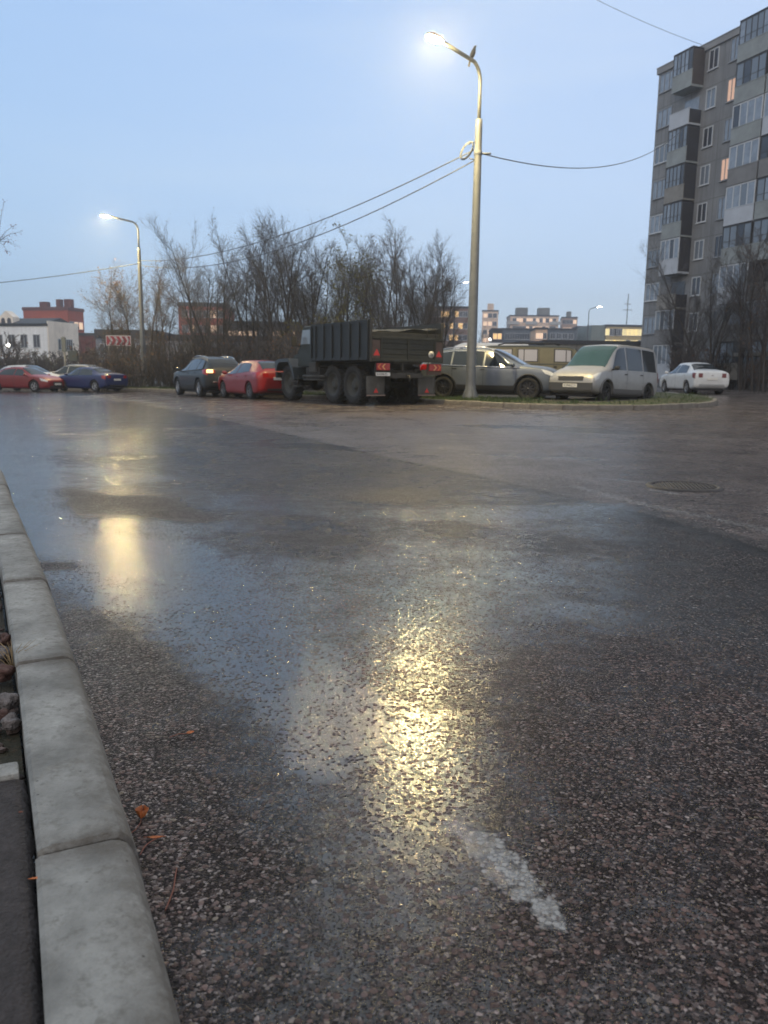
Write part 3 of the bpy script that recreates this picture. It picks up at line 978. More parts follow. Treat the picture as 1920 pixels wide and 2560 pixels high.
# ------------------------------------------------------------------ vehicles
def pchip(xs, ys, x):
    xs = np.asarray(xs, float); ys = np.asarray(ys, float); x = np.clip(x, xs[0], xs[-1])
    h = np.diff(xs); d = np.diff(ys) / h
    m = np.zeros(len(xs)); m[0] = d[0]; m[-1] = d[-1]
    for i in range(1, len(xs) - 1):
        if d[i - 1] * d[i] > 0:
            w1, w2 = 2 * h[i] + h[i - 1], h[i] + 2 * h[i - 1]
            m[i] = (w1 + w2) / (w1 / d[i - 1] + w2 / d[i])
    i = np.clip(np.searchsorted(xs, x) - 1, 0, len(xs) - 2)
    t = (x - xs[i]) / h[i]
    return (2*t**3-3*t**2+1)*ys[i] + (t**3-2*t**2+t)*h[i]*m[i] + (-2*t**3+3*t**2)*ys[i+1] + (t**3-t**2)*h[i]*m[i+1]

class Shell:
    """car body as cross-sections along x (front is +x); s = 0 on the roof centre line, +7 / -7 under the floor, + is the left side"""
    def __init__(s, st):
        st = sorted(st); s.st = np.array(st)
        s.x0, s.x1 = st[0][0], st[-1][0]
    def pts(s, x):
        zb, zl, zt, w_, wr = (pchip(s.st[:, 0], s.st[:, k], x) for k in range(1, 6))
        c = min(.10, max(.02, (zt - zl) * .3))
        return [(0, zb), (.80 * w_, zb), (.965 * w_, zb + .09), (w_, zb + .55 * (zl - zb)), (.972 * w_, zl),
                (wr, zt - c), (wr * .80, zt - c * .25), (0, zt)]
    def at(s, x, q):
        p = s.pts(x); a = min(7.0, max(0.0, 7 - abs(q))); i = min(6, int(a)); t = a - i
        g = lambda k: p[k] if 0 <= k <= 7 else ((-p[1][0], p[1][1]) if k < 0 else (-p[6][0], p[6][1]))
        p0, p1, p2, p3 = g(i - 1), g(i), g(i + 1), g(i + 2)
        tau = .32
        o = []
        for k in range(2):
            m1 = tau * (p2[k] - p0[k]); m2 = tau * (p3[k] - p1[k])
            o.append((2*t**3-3*t**2+1)*p1[k] + (t**3-2*t**2+t)*m1 + (-2*t**3+3*t**2)*p2[k] + (t**3-t**2)*m2)
        return Vector((x, o[0] if q >= 0 else -o[0], o[1]))
    def normal(s, x, q):
        e = .02
        a = s.at(min(x + e, s.x1), q) - s.at(max(x - e, s.x0), q); b = s.at(x, q + .05) - s.at(x, q - .05)
        n = a.cross(b)
        if n.length < 1e-9: return Vector((0, 0, 1))
        n.normalize()
        c = Vector((x, 0, .7))
        if n.dot(s.at(x, q) - c) < 0: n.negate()
        return n
    def body(s, nx=56, per=4):
        f = np.linspace(0, 1, nx); f = .5 - .5 * np.cos(np.pi * f) * (0.6) - (f - .5) * (-.4) - .0
        f = np.linspace(0, 1, nx) * .55 + (.5 - .5 * np.cos(np.pi * np.linspace(0, 1, nx))) * .45
        xs = s.x0 + (s.x1 - s.x0) * f
        qs = [7 - k / per for k in range(14 * per)]
        mb = MB(); m = len(qs)
        vs = [s.at(x, q) for x in xs for q in qs]
        fs = [(i * m + k, i * m + (k + 1) % m, (i + 1) * m + (k + 1) % m, (i + 1) * m + k) for i in range(nx - 1) for k in range(m)]
        mb.add(vs, fs, True)
        mb.f.append(tuple(range(m))); mb.sm.append(False)
        mb.f.append(tuple((nx - 1) * m + k for k in reversed(range(m)))); mb.sm.append(False)
        return mb
    def patch(s, mb, c, off=.006, nx=6, ny=5, mirror=False):
        """four (x, s) corners -> sheet lying on the body"""
        for sg in ((1, -1) if mirror else (1,)):
            vs = []
            for i in range(nx + 1):
                for j in range(ny + 1):
                    u, v = i / nx, j / ny
                    x = (c[0][0]*(1-u)+c[1][0]*u)*(1-v) + (c[3][0]*(1-u)+c[2][0]*u)*v
                    q = (c[0][1]*(1-u)+c[1][1]*u)*(1-v) + (c[3][1]*(1-u)+c[2][1]*u)*v
                    q *= sg
                    p = s.at(x, q) + s.normal(x, q) * off
                    vs.append(p)
            mb.add(vs, [(i*(ny+1)+j, i*(ny+1)+j+1, (i+1)*(ny+1)+j+1, (i+1)*(ny+1)+j) for i in range(nx) for j in range(ny)], True)
        return mb

def circ(r, n=28): return [(r * math.cos(2 * math.pi * k / n), r * math.sin(2 * math.pi * k / n)) for k in range(n)]

def cut(o, cutters):
    """carve the wheel arches out of the body mesh"""
    tmp = []
    for mb in cutters:
        c = mb.build('arch_cutter', None, o.parent); tmp.append(c)
        md = o.modifiers.new('arch', 'BOOLEAN'); md.operation = 'DIFFERENCE'; md.object = c; md.solver = 'EXACT'
    dg = bpy.context.evaluated_depsgraph_get(); dg.update()
    me = bpy.data.meshes.new_from_object(o.evaluated_get(dg))
    o.modifiers.clear(); old = o.data; o.data = me; me.name = old.name
    for c in tmp:
        d = c.data; bpy.data.objects.remove(c); bpy.data.meshes.remove(d)

def XM(loc, axis='Y', sgn=1):
    """turned shapes: local Z along world +/-Y (wheels)"""
    return Matrix.Translation(loc) @ Matrix.Rotation(-math.pi / 2 * sgn, 4, 'X')

def wheel_parts(root, x, y, r, wd, sgn, rim_mat, spokes=5, tread=False):
    M = XM((0, 0, 0), sgn=sgn)
    mb = MB()
    rr = r * .64
    mb.lathe([(rr, -wd/2), (r*.93, -wd/2), (r, -wd*.36), (r, wd*.36), (r*.93, wd/2), (rr*1.04, wd/2), (rr, wd*.42), (rr, -wd/2)], n=30, M=M)
    if tread:
        for k in range(22):
            a = 2 * math.pi * k / 22
            for sd in (1, -1):
                A = M @ Matrix.Rotation(a + sd * .07, 4, 'Z') @ Matrix.Translation((r - .02, 0, sd * wd * .24)) @ Matrix.Rotation(sd * .45, 4, 'X')
                mb.box((-.03, -.045, -wd * .28), (.045, .045, wd * .28), M=A)
    t = mb.build('wheel', M_TYRE, root); t.location = (x, y, r)
    mb = MB()
    if spokes:
        mb.lathe([(rr*.98, wd*.30), (rr*.99, wd*.44), (rr*.90, wd*.46), (rr*.86, wd*.30)], n=30, M=M)
        for k in range(spokes):
            a = 2 * math.pi * k / spokes
            A = M @ Matrix.Rotation(a, 4, 'Z')
            mb.box((rr*.05, -rr*.11, wd*.30), (rr*.92, rr*.11, wd*.43), M=A, bev=.008)
        mb.lathe([(.001, wd*.46), (rr*.2, wd*.45), (rr*.22, wd*.30)], n=16, M=M)
    else:
        mb.lathe([(.001, wd*.30), (rr*.20, wd*.36), (rr*.34, wd*.34), (rr*.40, wd*.18), (rr*.80, wd*.10), (rr*.88, wd*.42), (rr*.99, wd*.45)], n=30, M=M)
        for k in range(8):
            a = 2 * math.pi * k / 8
            mb.lathe([(.016, wd*.34), (.016, wd*.40), (.001, wd*.40)], n=6, M=M @ Matrix.Translation((rr*.29*math.cos(a), rr*.29*math.sin(a), 0)))
    rim = mb.build('rim', rim_mat, t)
    mb = MB(); mb.lathe([(.001, wd*.06), (rr*.95, wd*.06)], n=24, M=M); mb.build('brake_disc', M_BLACK, t)
    return t

def text_part(parent, body, size, loc, rot, m, name='lettering', ext=.002):
    cu = bpy.data.curves.new(name, 'FONT'); cu.body = body; cu.size = size; cu.extrude = ext
    cu.align_x = 'CENTER'; cu.align_y = 'CENTER'
    tmp = bpy.data.objects.new(name, cu); COL.objects.link(tmp)
    dg = bpy.context.evaluated_depsgraph_get(); dg.update()
    me = bpy.data.meshes.new_from_object(tmp.evaluated_get(dg))
    bpy.data.objects.remove(tmp)
    o = bpy.data.objects.new(name, me); COL.objects.link(o); me.materials.append(m)
    o.parent = parent; o.location = loc; o.rotation_euler = rot
    return o

def plate(root, x, z, front, text, y=0.0, tilt=0.0, region=None):
    """number plate facing along +x (front) or -x (rear)"""
    sg = 1 if front else -1
    mb = MB(); mb.box((-.008, -.26, -.056), (.008, .26, .056), bev=.006)
    p = mb.build('number_plate', M_PLATE, root); p.location = (x, y, z); p.rotation_euler = (0, tilt, 0)
    if text:
        rot = (math.pi/2, 0, math.pi/2 * sg)
        text_part(p, text, .098, (sg * .0095, -.055 * sg, 0), rot, M_INK)
        if region: text_part(p, region, .07, (sg * .0095, .195 * sg, .012), rot, M_INK)
        mb = MB(); mb.box((sg*.0085, (.135*sg) - .003, -.05), (sg*.0105, (.135*sg) + .003, .05)); mb.build('divider_line', M_INK, p)
    return p

def car(name, label, group, spec, px, Y, heading, paint, dz=0.0, scale=1.0, rim=M_RIM, pitch=0.0, tail_lit=False, front_plate=None, rear_plate=None, region='51', spokes=5, glass=M_GLASS):
    hd = math.atan2(heading[1], heading[0])
    g = on_ground(px, Y, dz)
    root = thing(name, label, spec.get('cat', 'car'), g, hd, group)
    if pitch: root.rotation_euler = (0, -pitch, hd)
    root.scale = (scale,) * 3
    sh = Shell(spec['st'])
    b = sh.body().build('body', paint, root)
    wb, xo, tr, r = spec['wb'], spec.get('xo', 0), spec['tr'], spec['r']
    xf, xr = xo + wb / 2, xo - wb / 2
    cs = []
    for x in (xf, xr):
        for sg in (1, -1):
            mb = MB(); mb.prism(circ(r + .055), .47, M=XM((x, sg * (tr - .17), r + .01), sgn=sg)); cs.append(mb)
    cut(b, cs)
    for p in b.data.polygons: p.use_smooth = True
    md = b.modifiers.new('edges', 'EDGE_SPLIT'); md.split_angle = R(42)
    for x in (xf, xr):
        for sg in (1, -1):
            wheel_parts(root, x, sg * tr, r, spec.get('tw', .21), sg, rim, spokes)
            # dark liner inside the arch
    mb = MB()
    for x in (xf, xr): mb.box((x - r - .02, -tr + .16, .22), (x + r + .02, tr - .16, r * 2 + .02))
    mb.box((sh.x0 + .25, -tr + .1, .17), (sh.x1 - .25, tr - .1, .30))
    mb.build('underbody', M_BLACK, root)
    # glass
    wsd = spec['windscreen']; mb = MB()
    sh.patch(mb, [(wsd[0], -2.02), (wsd[0], 2.02), (wsd[1], 1.86), (wsd[1], -1.86)], .006, 12, 6); mb.build('windscreen', spec.get('ws_glass', glass), root)
    rw = spec['rear_window']; mb = MB()
    sh.patch(mb, [(rw[0], -1.98), (rw[0], 1.98), (rw[1], 1.75), (rw[1], -1.75)], .006, 12, 6); mb.build('rear_window', glass, root)
    for sg in (1, -1):
        for c in spec['sides']:
            mb = MB(); sh.patch(mb, [(x, q * sg) for x, q in c], .007, 8, 5); mb.build('side_window', glass, root)
        if 'trim' in spec:
            mb = MB(); pts = [sh.at(x, q * sg) + sh.normal(x, q * sg) * .008 for x, q in spec['trim']]
            mb.tube(pts + [pts[0]], .017, n=6); mb.build('window_trim', M_CHROME if spec.get('chrome') else M_BLACK, root)
        # mirror, handles, lamps
        mxx = spec['mirror']; p = sh.at(mxx, 2.9 * sg)
        mb = MB(); mb.blob((p.x, p.y + sg * .12, p.z + .07), (.07, .11, .075), seed=2, amp=.06, n=2)
        mb.box((p.x - .02, min(p.y, p.y + sg * .1), p.z + .01), (p.x + .03, max(p.y, p.y + sg * .1), p.z + .05)); mb.build('mirror', paint if spec.get('mirror_paint', True) else M_BLACK, root)
        for x in spec['handles']:
            p = sh.at(x, 3.25 * sg); mb = MB(); mb.box((x - .09, p.y - .012, p.z - .016), (x + .09, p.y + .022, p.z + .016), bev=.008)
            mb.build('door_handle', spec.get('handle_mat', paint), root)
        mb = MB(); sh.patch(mb, [(x, q * sg) for x, q in spec['head']], .010, 6, 4); mb.build('headlight', M_HEADLENS, root)
        mb = MB(); sh.patch(mb, [(x, q * sg) for x, q in spec['tail']], .010, 6, 4)
        tl = mb.build('tail_light', M_REDLENS, root)
        if 'tail2' in spec:
            a, b_ = spec['tail2']
            mb = MB(); mb.box((sh.x0 - .012, min(sg*a[0], sg*b_[0]), a[1]), (sh.x0 + .03, max(sg*a[0], sg*b_[0]), b_[1]), bev=.012); mb.build('lens', M_REDLENS, tl)
        # door seams
        for x in spec['seams']:
            mb = MB(); sh.patch(mb, [(x - .006, 2.95 * sg), (x + .006, 2.95 * sg), (x + .006, 5.4 * sg), (x - .006, 5.4 * sg)], .003, 1, 10); mb.build('door_seam', M_BLACK, root)
        if 'clad' in spec:
            mb = MB(); sh.patch(mb, [(xr + r + .06, 4.55 * sg), (xf - r - .06, 4.55 * sg), (xf - r - .06, 5.6 * sg), (xr + r + .06, 5.6 * sg)], .012, 8, 4); mb.build('sill_trim', spec['clad'], root)
            for xx in (xf, xr):
                mb = MB()
                a = [Vector((xx + (r + .075) * math.cos(t), sg * (tr + .125), r + .01 + (r + .075) * math.sin(t))) for t in np.linspace(-.15, math.pi + .15, 16)]
                mb.tube(a, .03, n=6); mb.build('arch_trim', spec['clad'], root)
        if spec.get('rails'):
            x0, x1 = spec['rails']; pts = [sh.at(x, 1.55 * sg) + Vector((0, 0, .015 + .045 * math.sin(math.pi * min(1, max(0, (x - x0) / (x1 - x0))) ) ** .3)) for x in np.linspace(x0, x1, 14)]
            mb = MB(); mb.tube(pts, .019, n=6); mb.build('roof_rail', M_CHROME, root)
    # front face
    for nm, a, c, m in spec.get('front', []):
        mb = MB(); mb.box((sh.x1 - .05, a[0], a[1]), (sh.x1 + .012, c[0], c[1]), bev=.012); mb.build(nm, m, root)
    for nm, a, c, m in spec.get('rear', []):
        mb = MB(); mb.box((sh.x0 - .014, a[0], a[1]), (sh.x0 + .05, c[0], c[1]), bev=.012); mb.build(nm, m, root)
    if front_plate is not None: plate(root, sh.x1 + .02, spec['plz'][0], True, front_plate, region=region)
    if rear_plate is not None: plate(root, sh.x0 - .022, spec['plz'][1], False, rear_plate, region=region)
    return root, sh

SEDAN = dict(cat='car', wb=2.78, xo=-.02, tr=.78, r=.335,
    st=[(-2.34, .42, .82, .95, .74, .60), (-2.29, .33, .90, 1.04, .86, .66), (-2.05, .25, .94, 1.09, .90, .68), (-1.72, .20, .95, 1.13, .91, .64),
        (-1.0, .18, .94, 1.38, .915, .57), (-.25, .18, .93, 1.45, .915, .57), (.30, .18, .915, 1.42, .915, .56), (.75, .18, .90, 1.24, .915, .60), (1.18, .18, .885, 1.00, .91, .70),
        (1.75, .18, .82, .92, .90, .70), (2.12, .21, .72, .80, .87, .66), (2.28, .25, .64, .71, .79, .58), (2.33, .32, .58, .64, .70, .5)],
    windscreen=(1.14, .34), rear_window=(-1.72, -.98),
    sides=[[(.98, 2.92), (-.02, 2.92), (-.02, 2.12), (.36, 2.12)], [(-.08, 2.92), (-1.28, 2.92), (-.98, 2.12), (-.08, 2.12)]],
    mirror=.86, handles=[-.08, -1.0], seams=[1.0, -.05, -1.12],
    head=[(1.80, 3.0), (2.27, 2.9), (2.29, 3.4), (1.92, 3.5)], tail=[(-2.02, 2.95), (-2.30, 2.7), (-2.31, 3.6), (-2.08, 3.5)], tail2=((.48, .80), (.70, .96)),
    front=[('grille', (-.36, .36), (.36, .60), M_BLACK), ('lower_grille', (-.62, .27), (.62, .35), M_BLACK)],
    rear=[('bumper_trim', (-.55, .34), (.55, .42), M_BLACK)], plz=(.46, .72))
HATCH = dict(cat='car', wb=2.69, xo=.03, tr=.78, r=.325,
    st=[(-2.20, .42, .80, .98, .70, .58), (-2.15, .32, .93, 1.10, .86, .64), (-2.0, .25, 1.00, 1.22, .905, .63), (-1.72, .21, 1.00, 1.40, .915, .60),
        (-1.35, .19, .99, 1.475, .915, .58), (-.55, .18, .965, 1.51, .915, .58), (.10, .18, .94, 1.50, .915, .57), (.65, .18, .92, 1.32, .915, .60), (1.25, .18, .91, 1.03, .91, .70),
        (1.70, .19, .86, .95, .89, .68), (2.02, .22, .76, .82, .84, .62), (2.16, .28, .66, .72, .74, .52), (2.2, .36, .58, .64, .64, .45)],
    windscreen=(1.20, .15), rear_window=(-2.06, -1.42),
    sides=[[(1.0, 2.92), (-.08, 2.92), (-.08, 2.12), (.20, 2.12)], [(-.14, 2.92), (-1.30, 2.80), (-1.02, 2.14), (-.14, 2.12)]],
    mirror=.88, handles=[-.14, -1.0], seams=[1.02, -.11, -1.10],
    head=[(1.65, 3.0), (2.10, 2.9), (2.12, 3.5), (1.85, 3.5)], tail=[(-1.72, 3.02), (-2.16, 2.7), (-2.17, 3.55), (-1.85, 3.5)], tail2=((.46, .84), (.70, 1.0)),
    front=[('grille', (-.4, .36), (.4, .58), M_BLACK)],
    rear=[('bumper_trim', (-.5, .34), (.5, .42), M_BLACK)], plz=(.46, .80))
SUV = dict(cat='car', wb=2.86, xo=-.03, tr=.82, r=.375, tw=.25,
    st=[(-2.34, .50, .96, 1.12, .74, .60), (-2.29, .40, 1.06, 1.24, .89, .66), (-2.12, .33, 1.11, 1.40, .945, .66), (-1.80, .27, 1.11, 1.60, .955, .63),
        (-1.30, .25, 1.10, 1.675, .96, .62), (-.45, .24, 1.08, 1.70, .96, .62), (.15, .24, 1.06, 1.665, .96, .61), (.70, .24, 1.05, 1.44, .96, .64), (1.22, .24, 1.05, 1.16, .955, .74),
        (1.80, .26, 1.00, 1.10, .94, .73), (2.15, .30, .88, .96, .89, .68), (2.29, .36, .78, .86, .80, .58), (2.34, .44, .68, .76, .70, .5)],
    windscreen=(1.18, .18), rear_window=(-2.14, -1.74),
    sides=[[(1.0, 2.92), (-.06, 2.92), (-.06, 2.10), (.24, 2.10)], [(-.12, 2.92), (-1.16, 2.92), (-1.16, 2.10), (-.12, 2.10)], [(-1.22, 2.92), (-1.92, 2.85), (-1.66, 2.16), (-1.22, 2.10)]],
    trim=[(1.10, 2.99), (.55, 2.99), (-.06, 2.99), (-1.2, 2.99), (-1.9, 2.95), (-2.0, 2.8), (-1.72, 2.10), (-1.2, 2.04), (-.1, 2.03), (.28, 2.06), (.7, 2.5)],
    mirror=.90, handles=[-.12, -1.08], handle_mat=M_BLACK, seams=[1.0, -.09, -1.15], clad=M_BLACK, rails=(-1.75, .1),
    head=[(1.78, 3.0), (2.27, 2.85), (2.29, 3.4), (1.92, 3.4)], tail=[(-1.98, 3.02), (-2.31, 2.7), (-2.315, 3.5), (-2.06, 3.45)], tail2=((.5, .98), (.74, 1.12)),
    front=[('grille', (-.5, .5), (.5, .72), M_BLACK), ('lower_grille', (-.6, .37), (.6, .46), M_BLACK)],
    rear=[('bumper_trim', (-.6, .46), (.6, .60), M_BLACK)], plz=(.5, .92))
MINIVAN = dict(cat='van', wb=2.91, xo=-.02, tr=.77, r=.335,
    st=[(-2.24, .46, 1.0, 1.60, .80, .62), (-2.22, .36, 1.06, 1.84, .87, .70), (-2.05, .28, 1.08, 1.955, .895, .71), (-1.2, .24, 1.08, 1.985, .90, .71),
        (-.2, .22, 1.06, 1.98, .90, .70), (.42, .22, 1.05, 1.94, .90, .69), (.75, .22, 1.04, 1.80, .90, .69), (1.15, .22, 1.02, 1.45, .90, .71), (1.48, .22, 1.00, 1.16, .895, .74),
        (1.85, .24, .93, 1.05, .88, .74), (2.10, .28, .82, .92, .86, .70), (2.21, .32, .72, .80, .83, .64), (2.25, .36, .64, .72, .78, .60)],
    windscreen=(1.45, .58), rear_window=(-2.232, -2.10), ws_glass=M_GLASS_TEAL,
    sides=[[(1.22, 2.92), (.18, 2.92), (.18, 2.08), (.66, 2.08)], [(.08, 2.92), (-.98, 2.92), (-.98, 2.08), (.08, 2.08)], [(-1.08, 2.92), (-2.02, 2.92), (-1.98, 2.08), (-1.08, 2.08)]],
    mirror=1.06, mirror_paint=False, handles=[.22, -.9], handle_mat=M_BLACK, seams=[1.2, .13, -1.03], clad=mat('grey_cladding', (.10, .10, .105), rough=.6),
    head=[(1.82, 2.95), (2.17, 2.4), (2.19, 3.5), (1.98, 3.55)], tail=[(-2.14, 2.9), (-2.22, 2.9), (-2.22, 3.8), (-2.14, 3.8)],
    front=[('grille', (-.46, .66), (.46, .80), mat('grille_grey', (.06, .06, .062), rough=.5)), ('bumper', (-.80, .34), (.80, .60), mat('bumper_grey', (.045, .047, .052), rough=.55)), ('badge', (-.05, .735), (.05, .775), M_CHROME)],
    rear=[('bumper', (-.78, .38), (.78, .56), M_BLACK)], plz=(.50, .80))
LOGAN = dict(SEDAN); LOGAN.update(wb=2.63, r=.31, tr=.75,
    st=[(-2.17, .44, .86, 1.00, .76, .60), (-2.13, .34, .94, 1.07, .84, .66), (-1.95, .27, .98, 1.12, .865, .68), (-1.58, .22, .98, 1.17, .87, .62),
        (-1.02, .20, .97, 1.43, .87, .56), (-.30, .20, .96, 1.515, .87, .56), (.30, .20, .94, 1.49, .87, .55), (.72, .20, .93, 1.28, .87, .60), (1.12, .20, .92, 1.03, .865, .68),
        (1.65, .21, .86, .95, .85, .68), (1.98, .24, .76, .83, .82, .62), (2.12, .28, .66, .73, .76, .55), (2.17, .34, .58, .66, .68, .48)],
    windscreen=(1.08, .34), rear_window=(-1.56, -1.0),
    head=[(1.70, 3.0), (2.10, 2.9), (2.12, 3.4), (1.82, 3.5)], tail=[(-1.90, 2.98), (-2.14, 2.7), (-2.15, 3.7), (-1.96, 3.6)], tail2=((.46, .78), (.66, .98)),
    rear=[('bumper_trim', (-.60, .38), (.60, .47), mat('bumper_shade', (.25, .26, .27), rough=.6)), ('trunk_badge', (-.05, .86), (.05, .92), M_CHROME)])

P_RED = paint_mat('paint_red', (0.20, 0.001, 0.003))
P_RED2 = paint_mat('paint_deep_red', (0.16, 0.003, 0.006))
P_BLUE = paint_mat('paint_blue', (0.004, 0.013, 0.085))
P_DARK = paint_mat('paint_black_blue', (0.004, 0.006, 0.009))
P_GREY = paint_mat('paint_grey', (0.095, 0.115, 0.150), rough=.35, metal=.15)
P_SILVER = paint_mat('paint_silver', (0.30, 0.30, 0.30), rough=.38, metal=.35)
P_SILV2 = paint_mat('paint_pale_silver', (0.45, 0.46, 0.48), rough=.35, metal=.3)
P_WHITE = paint_mat('paint_white', (0.58, 0.60, 0.62), rough=.35)
CG = 'cars parked along the street'
car('parked_car', 'red saloon parked at the left facing right with chrome wheels', CG, SEDAN, 66, 47.5, (.95, -.31), P_RED2, front_plate='', rear_plate=None)
car('parked_car', 'dark blue saloon seen from behind nose to nose with the red saloon', CG, SEDAN, 226, 47.5, (-.87, .49), P_BLUE, rear_plate='', front_plate='')
car('parked_car', 'white car half hidden behind the red saloon', CG, HATCH, 78, 53.5, (.93, -.36), P_SILV2, dz=.12)
car('parked_car', 'silver car half hidden behind the dark blue saloon', CG, SUV, 186, 54.5, (-.97, .2), P_SILVER, dz=.05, scale=.95)
suv, sh = car('parked_car', 'black SUV with silver roof rails and one bright tail light', CG, SUV, 521, 37.0, (-.53, .85), P_DARK, scale=1.06, rear_plate='', rim=M_RIM)
for o in suv.children:
    if o.name.startswith('tail_light') and o.data.vertices[0].co.y > 0:
        mb = MB(); mb.box((sh.x0 - .035, .60, 1.0), (sh.x0 - .005, .88, 1.14), bev=.02)
        mb.build('lit_lens', mat('tail_lit', (1, .6, .3), emit=(1.0, .62, .25), emit_s=2.2), o)
mb = MB(); mb.box((sh.x0 - .03, -.62, .60), (sh.x0 + .05, .62, .66), bev=.01); mb.build('bumper_strip', M_CHROME, suv)
car('parked_car', 'bright red hatchback parked between the black SUV and the army truck', CG, HATCH, 641, 33.2, (-.545, .838), P_RED, scale=1.04, rear_plate='', rim=mat('rim_grey', (.16, .16, .17), rough=.4, metal=.7))
gsuv, _ = car('parked_car', 'grey SUV with chrome window surround parked behind the tall lamp post', CG, SUV, 1229, 28.4, (.93, -.36), P_GREY, dz=.10, scale=1.06, rim=M_RIM_DARK, spokes=10)
for o in list(gsuv.children):
    if o.name.startswith('window_trim'): o.data.materials[0] = M_CHROME
van, sh = car('parked_van', 'silver compact passenger van with teal windscreen on the verge', CG, MINIVAN, 1508, 27.4, (-.697, -.717), P_SILVER, dz=.02, pitch=R(2.2), rim=M_RIM_DARK, front_plate='K394KC', rear_plate=None)
lg, _ = car('parked_car', 'white saloon seen from behind beside the apartment block', CG, LOGAN, 1727, 41.5, (-.05, 1.0), P_WHITE, scale=1.06, rear_plate='')

for o in lg.children:
    if o.name.startswith('tail_light'):
        for q in [o] + list(o.children): q.data.materials[0] = mat('dull_lens', (.17, .05, .055), rough=.3)

# old khaki van-bus behind the grey SUV
def old_bus():
    g = on_ground(1325, 35.5, .14)
    t = thing('van_bus', 'old khaki van bus with pale curtained windows behind the grey SUV', 'van', g, math.atan2(-.12, .99), CG)
    khaki = mat('khaki_paint', (.115, .105, .06), rough=.55, coat=.2, var=.15, scale=2.5)
    dark = mat('khaki_roof', (.045, .05, .045), rough=.7, var=.2, scale=2.0)
    sh = Shell([(-2.15, .62, 1.25, 1.85, .80, .60), (-2.1, .5, 1.28, 2.0, .92, .74), (-1.9, .45, 1.30, 2.08, .97, .78), (0, .44, 1.30, 2.10, .97, .78), (1.4, .44, 1.29, 2.08, .97, .78),
                (1.8, .45, 1.27, 1.98, .96, .76), (2.0, .5, 1.25, 1.70, .93, .74), (2.12, .55, 1.18, 1.40, .88, .68), (2.18, .62, 1.0, 1.2, .80, .6)])
    b = sh.body(48).build('body', khaki, t)
    cs = []
    for x in (1.15, -1.15):
        for sg in (1, -1):
            mb = MB(); mb.prism(circ(.46), .5, M=XM((x, sg * .62, .42), sgn=sg)); cs.append(mb)
    cut(b, cs)
    for p in b.data.polygons: p.use_smooth = True
    for x in (1.15, -1.15):
        for sg in (1, -1): wheel_parts(t, x, sg * .80, .385, .2, sg, khaki, 0)
    mb = MB(); sh.patch(mb, [(-2.0, -2.0), (1.75, -2.0), (1.75, 2.0), (-2.0, 2.0)], .012, 20, 14); mb.build('roof', dark, t)
    pale = mat('curtained_window', (.33, .33, .37), rough=.3, coat=.3)
    for sg in (1, -1):
        for x0, x1, dv in ((-1.78, -.92, .3), (-.62, .18, .3), (.95, 1.62, .7)):
            mb = MB(); sh.patch(mb, [(x0 - .05, 2.86 * sg), (x1 + .05, 2.86 * sg), (x1 + .05, 2.14 * sg), (x0 - .05, 2.14 * sg)], .006, 8, 4); f = mb.build('window', M_BLACK, t)
            mb = MB(); xm = x0 + (x1 - x0) * dv
            sh.patch(mb, [(x0, 2.8 * sg), (xm - .02, 2.8 * sg), (xm - .02, 2.2 * sg), (x0, 2.2 * sg)], .012, 5, 4)
            sh.patch(mb, [(xm + .02, 2.8 * sg), (x1, 2.8 * sg), (x1, 2.2 * sg), (xm + .02, 2.2 * sg)], .012, 5, 4); mb.build('pane', pale, f)
        for x in (.28, .9, 1.7, -.72):
            mb = MB(); sh.patch(mb, [(x - .008, 2.1 * sg), (x + .008, 2.1 * sg), (x + .008, 5.2 * sg), (x - .008, 5.2 * sg)], .004, 1, 10); mb.build('door_seam', M_BLACK, t)
        mb = MB(); sh.patch(mb, [(-2.0, 2.98 * sg), (1.9, 2.98 * sg), (1.9, 3.10 * sg), (-2.0, 3.10 * sg)], .012, 12, 2); mb.build('belt_trim', dark, t)
        for x in (.20, .98):
            p = sh.at(x, 3.3 * sg); mb = MB(); mb.box((x - .06, p.y - .02, p.z - .05), (x + .06, p.y + .03, p.z + .03), bev=.01); mb.build('door_handle', M_BLACK, t)
        p = sh.at(1.75, 2.8 * sg); mb = MB(); mb.box((1.72, p.y, p.z), (1.80, p.y + sg * .2, p.z + .22), bev=.03); mb.build('mirror', M_BLACK, t)
        mb = MB(); mb.lathe([(.001, .03), (.09, .02), (.10, 0)], n=16, M=Matrix.Translation((2.15, sg * .55, .98)) @ Matrix.Rotation(math.pi / 2, 4, 'Y')); mb.build('headlight', M_HEADLENS, t)
    mb = MB(); sh.patch(mb, [(1.98, -1.95), (1.98, 1.95), (1.80, 1.7), (1.80, -1.7)], .008, 10, 4); mb.build('windscreen', M_GLASS, t)
    mb = MB(); mb.tube([(-1.5, -.3, 2.12), (-1.2, -.3, 2.2), (1.0, -.3, 2.2), (1.2, -.3, 2.12)], .02, n=6); mb.tube([(-1.5, .3, 2.12), (-1.2, .3, 2.2), (1.0, .3, 2.2), (1.2, .3, 2.12)], .02, n=6)
    mb.build('roof_rack', M_BLACK, t)
old_bus()

